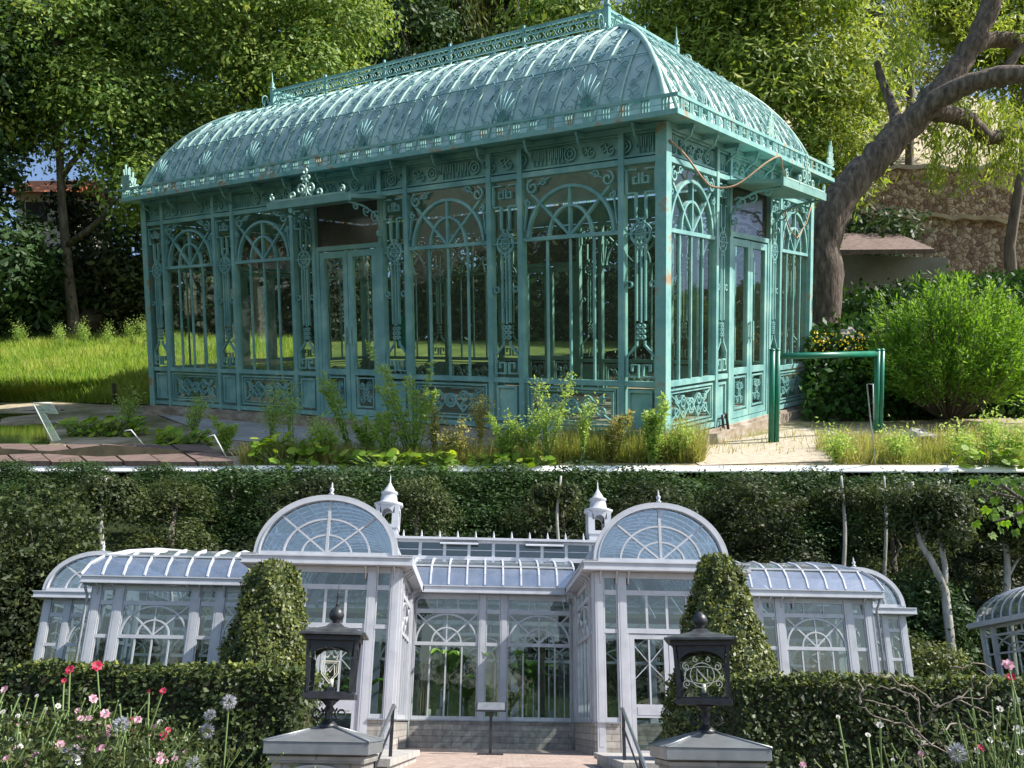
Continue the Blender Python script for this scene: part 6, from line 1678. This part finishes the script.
lowtree(35, 545, 36, 2.7, 'rounded green tree left of the orangery, at the left border', 'leafF2', 201, 560)
lowtree(5, 590, 35, 2.2, 'bushy tree cut by the left border beside the orangery', 'leafF', 202)
lowtree(925, 610, 37, 1.6, 'dark bushy tree beyond the right end of the orangery', 'leafD', 203)
lowtree(975, 600, 39, 1.8, 'dark bushy tree between the forked trunk and the glass pavilion', 'leafF', 204)
lowtree(905, 655, 33, 1.0, 'low green bush beside the right end of the orangery', 'leafF2', 205, 220, 'bush', .14, .6)
lowtree(935, 663, 32, .8, 'low yellowish bush at the foot of the forked tree', 'leafT', 206, 200, 'bush', .12, .5)
# forked pale trunks at the right
def forked(px, py, Y, pts_list, label, seed, lob):
    p = A(px, py, Y); zb = hz(p.x, Y); b = Vector((p.x, Y, zb)); t = empty('forked_tree', b, label, 'tree'); m = MB(); rs = RS(seed)
    for (pts, r0, r1) in pts_list:
        Q = [A(x, y, Y) for x, y in pts]
        if pts[0][1] > 650: Q[0] = b
        S = spline(Q, 5); N = len(S); m.tube(S, [r0+(r1-r0)*i/(N-1) for i in range(N)], 9)
    m.build('trunk', MAT['pbark'], t)
    L = []
    for (x, y, r, Y2) in lob: q = A(x, y, Y2); L.append((tuple(q), (r, r*.8, r)))
    zl = zlimit(Y)-.35
    V, rv, cc = crown(rs, L, 90 if len(L) < 3 else 190, 60, .34, .16, .55, .5, zlim=zl); link_mesh('crown', quad_mesh('crown', V-np.array(ORG[t.name]), rv, MAT['leafF2']), t)
forked(951, 668, 35.5, [([(951,668),(947,610),(944,588),(932,562),(922,545),(915,520),(912,482)], .19, .07), ([(944,592),(945,568),(940,540),(936,505),(938,482)], .13, .06), ([(936,520),(946,495),(950,480)], .06, .03), ([(922,545),(930,520),(932,500)], .05, .03)], 'tree with pale forked trunk standing right of the orangery', 301, [(925,500,1.5,35.5),(945,488,1.4,35.2),(915,520,1.0,35.8),(950,520,1.1,35.2),(912,490,1.2,35.6)])
forked(1010, 668, 37, [([(1010,668),(1008,610),(1007,560),(1004,520),(1006,484)], .17, .08), ([(1007,580),(1018,560),(1030,550)], .06, .04)], 'straight pale trunk rising behind the glass pavilion', 302, [(1000,500,1.6,37),(1018,520,1.4,36.6),(985,510,1.2,37.4)])
forked(843, 560, 38.5, [([(843,580),(845,530),(841,476)], .10, .06)], 'slim grey trunk in the dark wood above the right wing', 304, [(836,490,1.0,39)])
forked(883, 580, 38.5, [([(883,600),(886,530),(884,476)], .09, .05)], 'slim trunk left of the forked pale tree', 305, [(888,488,.9,39)])
forked(560, 530, 38.5, [([(560,560),(557,515),(561,476)], .08, .05)], 'slim trunk in the wood above the middle of the orangery', 306, [(556,486,.9,39)])
forked(103, 560, 39, [([(103,560),(101,520),(106,476)], .13, .08)], 'thin grey trunk in the dark wood above the left wing', 303, [(110,495,1.2,39.5)])
# rough grass at both sides
def wblades(name, x0, x1, y0, y1, n, h, wd, mat, seed, label, zf=hz):
    rs = RS(seed); x = x0+(x1-x0)*rs.rand(n); y = y0+(y1-y0)*rs.rand(n); z = np.array([zf(a, b) for a, b in zip(x, y)]); P_ = np.stack([x, y, z], 1)
    patch = (np.sin(x*1.3+seed)*np.sin(y*1.1)+1)/2; H = h*(.5+.7*rs.rand(n,1)+.5*patch[:,None]); up = rs.normal(size=(n,3))*.25; up[:,2] = 1; a = nrm(up)*H; th = rs.rand(n)*6.28; b = np.stack([np.cos(th), np.sin(th), 0*th], 1)*wd
    V = np.stack([P_-b, P_+b, P_+a+b*.15, P_+a-b*.15], 1); o = link_mesh(name, quad_mesh(name, V, np.clip(rs.rand(n)*.5+patch*.5, 0, 1), mat), None, (0,0,0)); tag(o, label, 'grass', kind='stuff')
wblades('rough_grass', -30, -16.3, 28, 39, 24000, .42, .035, MAT['ggrass'], 1, 'rough yellow green grass on the slope left of the orangery')
wblades('rough_grass', 12.6, 30, 29, 36, 16000, .35, .035, MAT['ggrass'], 2, 'rough grass right of the orangery')

# ---- flower borders in the foreground
def fl_plant(px, Y, heads, label, seed, n_leaf=500, group='flowering plants in the left border', lh=.5, top=None):
    p = A(px, 768, Y); b = Vector((p.x, Y, 0)); t = empty('flowering_plant', b, label, 'flowering plant', group); rs = RS(seed)
    m = MB(); V = []
    topz = (A(px, top, Y).z if top else p.z+.2)
    for (hx, hy, kind, r) in heads:
        q = A(hx, hy, Y + rs.uniform(-.15, .15)); r *= {'white':.5,'pink':.7,'red':.6}.get(kind, 1); st = b + Vector((rs.normal()*.06, rs.normal()*.05, .5)); mid = st.lerp(q, .6) + Vector((rs.normal()*.04, rs.normal()*.03, .05))
        m.tube(spline([b, st, mid, q], 4), .0045, 4, cap=False)
        if kind == 'thistle':
            n = 420; d = nrm(rs.normal(size=(n,3))); Vt = leaves(rs, np.tile(np.array(tuple(q)), (n,1)) + d*r*.55, r*.55, .16, d*3, .3)
            link_mesh('flower_globe', quad_mesh('flower_globe', Vt-np.array(ORG[t.name]), rs.rand(n), MAT['thistle']), t)
        else:
            mt = {'red':'red','pink':'petal','white':'wpetal'}[kind]; Vp = []
            for layer in range(2 if kind != 'white' else 1):
                ax = Vector((rs.normal()*.4, -1+rs.normal()*.3, .55)).normalized(); u_ = ax.orthogonal().normalized(); v_ = ax.cross(u_)
                N = 7
                for k in range(N):
                    a = 2*pi*k/N + layer*.4; d = (u_*math.cos(a)+v_*math.sin(a)); e = ax.cross(d); rr_ = r*(1-.25*layer); lift = ax*(.25+.3*layer)*r
                    c_l = q+d*rr_*.15
                    Vp.append([tuple(c_l), tuple(q+d*rr_*.65+e*rr_*.36+lift*.5), tuple(q+d*rr_*(.95+.1*rs.rand())+lift*.6), tuple(q+d*rr_*.65-e*rr_*.36+lift*.5)])
            Vp = np.array(Vp); link_mesh('flower', quad_mesh('flower', Vp-np.array(ORG[t.name]), rs.rand(len(Vp)), MAT[mt]), t)
            if kind == 'white' or layer == 1: m.lathe((q.x, q.y-.004, q.z-.004), [(0,-.004),(.005,0),(0,.005)], 6)
    # side stalks with buds
    for k in range(10 if n_leaf > 400 else 4):
        st = b+Vector((rs.normal()*.10, rs.normal()*.06, 1.0)); tip = Vector((b.x+rs.normal()*.17, Y+rs.normal()*.1, topz-rs.rand()*.22)); m.tube(spline([b, st, tip], 4), .003, 4, cap=False)
        m.lathe((tip.x, tip.y, tip.z), [(0,-.005),(.005,0),(.0035,.006),(0,.008)], 6)
    m.build('stem', MAT['stem'], t)
    zz = topz - .08 - (topz-.75)*rs.rand(n_leaf)**1.1
    C = np.stack([b.x+rs.normal(size=n_leaf)*.15, Y+rs.normal(size=n_leaf)*.12, zz], 1)
    link_mesh('leaves', quad_mesh('leaves', leaves(rs, C, .036, .36)-np.array(ORG[t.name]), rs.rand(n_leaf), MAT['leafF2']), t)
FL = [
 (4, 4.2, [(5,690,'pink',.035),(3,712,'white',.03),(18,716,'white',.025),(10,740,'white',.03)], 'plant with a pink bloom at the very left border', 1, 712),
 (30, 4.4, [(20,695,'white',.022),(37,696,'white',.022),(10,722,'pink',.03),(46,709,'white',.022),(18,748,'pink',.03)], 'pale flowering plant near the left border', 2, 715),
 (66, 4.5, [(70,670,'red',.045),(64,681,'red',.03),(58,706,'white',.03),(78,712,'pink',.035),(48,733,'pink',.03)], 'plant carrying a red double bloom left of the tallest red bloom', 3, 705),
 (96, 4.5, [(97,666,'red',.05),(93,699,'pink',.035),(88,719,'pink',.03),(105,713,'pink',.03),(84,738,'pink',.03)], 'plant with the tallest red bloom, standing against the hedge', 4, 712),
 (120, 4.3, [(105,714,'pink',.035),(108,729,'pink',.035),(130,722,'red',.04),(138,720,'pink',.03),(100,748,'pink',.03)], 'plant with clustered pink and dark red blooms', 5, 724),
 (145, 4.4, [(134,730,'red',.03),(149,692,'red',.022),(163,691,'red',.03),(160,722,'white',.03),(120,705,'white',.016)], 'plant with two small red blooms on long stalks', 6, 722),
 (166, 4.3, [(163,736,'red',.035),(168,730,'red',.025),(148,746,'white',.02)], 'low plant with dark red blooms, right end of the flowers', 7, 732),
 (60, 4.0, [(40,752,'white',.03),(60,745,'pink',.03),(78,762,'white',.03),(25,764,'pink',.025)], 'dense low plant with small pale blooms in the corner', 8, 738),
 (15, 3.9, [(30,740,'white',.012),(20,733,'white',.012),(12,752,'white',.014),(36,757,'white',.014),(45,762,'white',.014),(5,765,'white',.02)], 'silvery plant with tiny white blooms in the lower left corner', 9, 735),
 (105, 4.0, [(95,757,'pink',.025),(118,752,'white',.016)], 'leafy plant below the clustered pink blooms', 10, 742),
 (150, 4.0, [(143,760,'white',.014)], 'leafy plant without large blooms right of the corner', 11, 748),
]
_r = random.Random(4)
for (px, Y, hd, lab, sd_, top) in FL:
    hd = hd + [(px+_r.uniform(-26, 26), _r.uniform(max(700, top+4), 762), _r.choice(('pink','pink','pink','white')), _r.uniform(.016, .028)) for _ in range(7)]
    fl_plant(px, Y, hd, lab, sd_, 2400, top=top-14)
TS = [(224, 4.6, [(229,702,'thistle',.033)], 'globe thistle standing highest, near the right end of the left hedge', 21), (212, 4.6, [(210,715,'thistle',.026)], 'smaller globe thistle just left of the highest one', 22), (205, 4.5, [(207,731,'thistle',.034)], 'globe thistle below the two higher ones', 23),
      (120, 4.1, [(121,725,'thistle',.036)], 'globe thistle among the pink blooms', 24), (72, 3.8, [(72,755,'thistle',.036)], 'globe thistle lowest left among pale blooms', 25), (192, 4.2, [(193,764,'thistle',.03)], 'globe thistle at the bottom edge, left border', 26)]
for (px, Y, hd, lab, sd_) in TS: fl_plant(px, Y, hd, lab, sd_, 60, 'globe thistles', top=745)
RG = 'flowering plants in the right border'
FR = [
 (1000, 4.4, [(1008,665,'pink',.045),(1011,677,'red',.04),(1016,700,'white',.045),(1000,709,'white',.035)], 'tall plant with a bright pink bloom near the right border', 31, 690),
 (1015, 4.2, [(1018,730,'white',.05),(1005,745,'white',.03),(1020,752,'white',.035)], 'plant with large creamy blooms cut by the right border', 32, 700),
 (985, 4.3, [(981,748,'red',.03),(978,751,'white',.04),(990,740,'white',.03),(996,727,'white',.035)], 'plant with a dark red and a white bloom beside the thistle', 33, 715),
 (878, 4.3, [(880,725,'white',.035),(868,735,'white',.028)], 'sparse plant with two white blooms in front of the right hedge', 34, 738),
 (845, 4.2, [(838,717,'white',.022),(803,765,'pink',.025)], 'plant with one small white bloom, leftmost in the right border', 35, 750),
 (915, 4.2, [(921,754,'pink',.022),(893,760,'white',.02)], 'low plant with a small pink bloom under the bare twigs', 36, 745)]
for (px, Y, hd, lab, sd_, top) in FR: fl_plant(px, Y, hd, lab, sd_, 520 if px > 960 else 150, RG, top=top)
fl_plant(957, 4.1, [(958,753,'thistle',.040)], 'globe thistle in the right border, beside the white bloom', 37, 60, RG, top=755)
# bare twigs
b = A(925, 768, 4.8); b = Vector((b.x, 4.8, 0)); t = empty('bare_shrub', b, 'bare brown twiggy shrub in front of the right hedge', 'shrub'); m = MB(); rs = RS(61)
tips = [[(920,768),(921,735),(918,700),(912,690)],[(922,740),(905,712),(885,705),(860,698)],[(921,733),(935,708),(955,700),(985,698)],[(920,735),(900,722),(880,718),(860,708)],[(920,745),(940,740),(950,755)],[(918,700),(895,690),(870,686)],[(935,708),(925,694),(905,682)],[(955,700),(968,690),(975,672)],[(955,700),(985,712),(1000,722)],[(940,730),(960,722),(980,735)],[(861,705),(860,690),(861,680)],[(925,757),(905,765),(890,768)],[(921,735),(932,745),(948,752)],[(950,668),(975,664),(995,668)],[(985,698),(990,680),(978,668)],[(870,686),(862,694)],[(912,690),(890,676),(866,673)]]
for P_ in tips:
    Q = [A(x, y, 4.8+rs.normal()*.05) for x, y in P_]; S = [Q[i].lerp(Q[i+1], k/4) for i in range(len(Q)-1) for k in range(4)] + [Q[-1]]; N = len(S); m.tube([p+Vector(rs.normal(size=3))*.006 for p in S], [.0042*(1-.6*i/(N-1))+.001 for i in range(N)], 5)
m.tube([b, A(920,768,4.8)], .008, 6); m.build('branches', MAT['drystem'], t)
# maple branch reaching in at the top right
t_b = A(1060, 520, 4.6); t = empty('maple_branch', t_b, 'sunlit maple branch reaching in at the right border, above the glass pavilion', 'branch'); m = MB(); rs = RS(71)
for P_ in ([(1060,500),(1030,500),(1005,495),(985,490)], [(1040,505),(1015,515),(995,522)], [(1020,498),(1000,484)]):
    S = spline([A(x, y, 4.6) for x, y in P_], 4); m.tube(S, [.012-.0007*i for i in range(len(S))], 5)
m.build('twig', MAT['bark'], t); V = []
def mleaf(px, py, r, Y=4.6):
    q = A(px, py, Y); ax = Vector((rs.normal()*.5, -1, rs.normal()*.5)).normalized(); dn = Vector((rs.normal()*.4, 0, -1)); dn = (dn - ax*dn.dot(ax)).normalized(); sd = ax.cross(dn)
    for k, L in ((-2,.6),(-1,.85),(0,1),(1,.85),(2,.6)):
        a = k*.62; d = dn*math.cos(a)+sd*math.sin(a); e = ax.cross(d); V.append([tuple(q), tuple(q+d*r*L*.5+e*r*.24), tuple(q+d*r*L), tuple(q+d*r*L*.5-e*r*.24)])
for (x, y, r) in ((974,480,.045),(984,476,.05),(990,487,.05),(975,522,.045),(988,508,.05),(996,516,.05),(1000,498,.045),(1015,530,.05),(1022,515,.05),(1012,480,.05),(1020,492,.055),(982,500,.035),(1004,478,.05),(1028,530,.05),(1030,500,.06),(1018,505,.05),(1035,520,.06),(995,480,.04),(1010,512,.04),(1025,478,.05),(1040,490,.06)): mleaf(x, y, r)
for k in range(40): mleaf(rs.uniform(990, 1070), rs.uniform(476, 535), rs.uniform(.035, .055), rs.uniform(4.7, 5.1))
V = np.array(V); zl = 1.6+ (A(512,474,4.6).z-1.6)
link_mesh('leaves', quad_mesh('leaves', V-np.array(ORG[t.name]), np.clip(rs.rand(len(V)), 0, 1), MAT['leafS']), t)
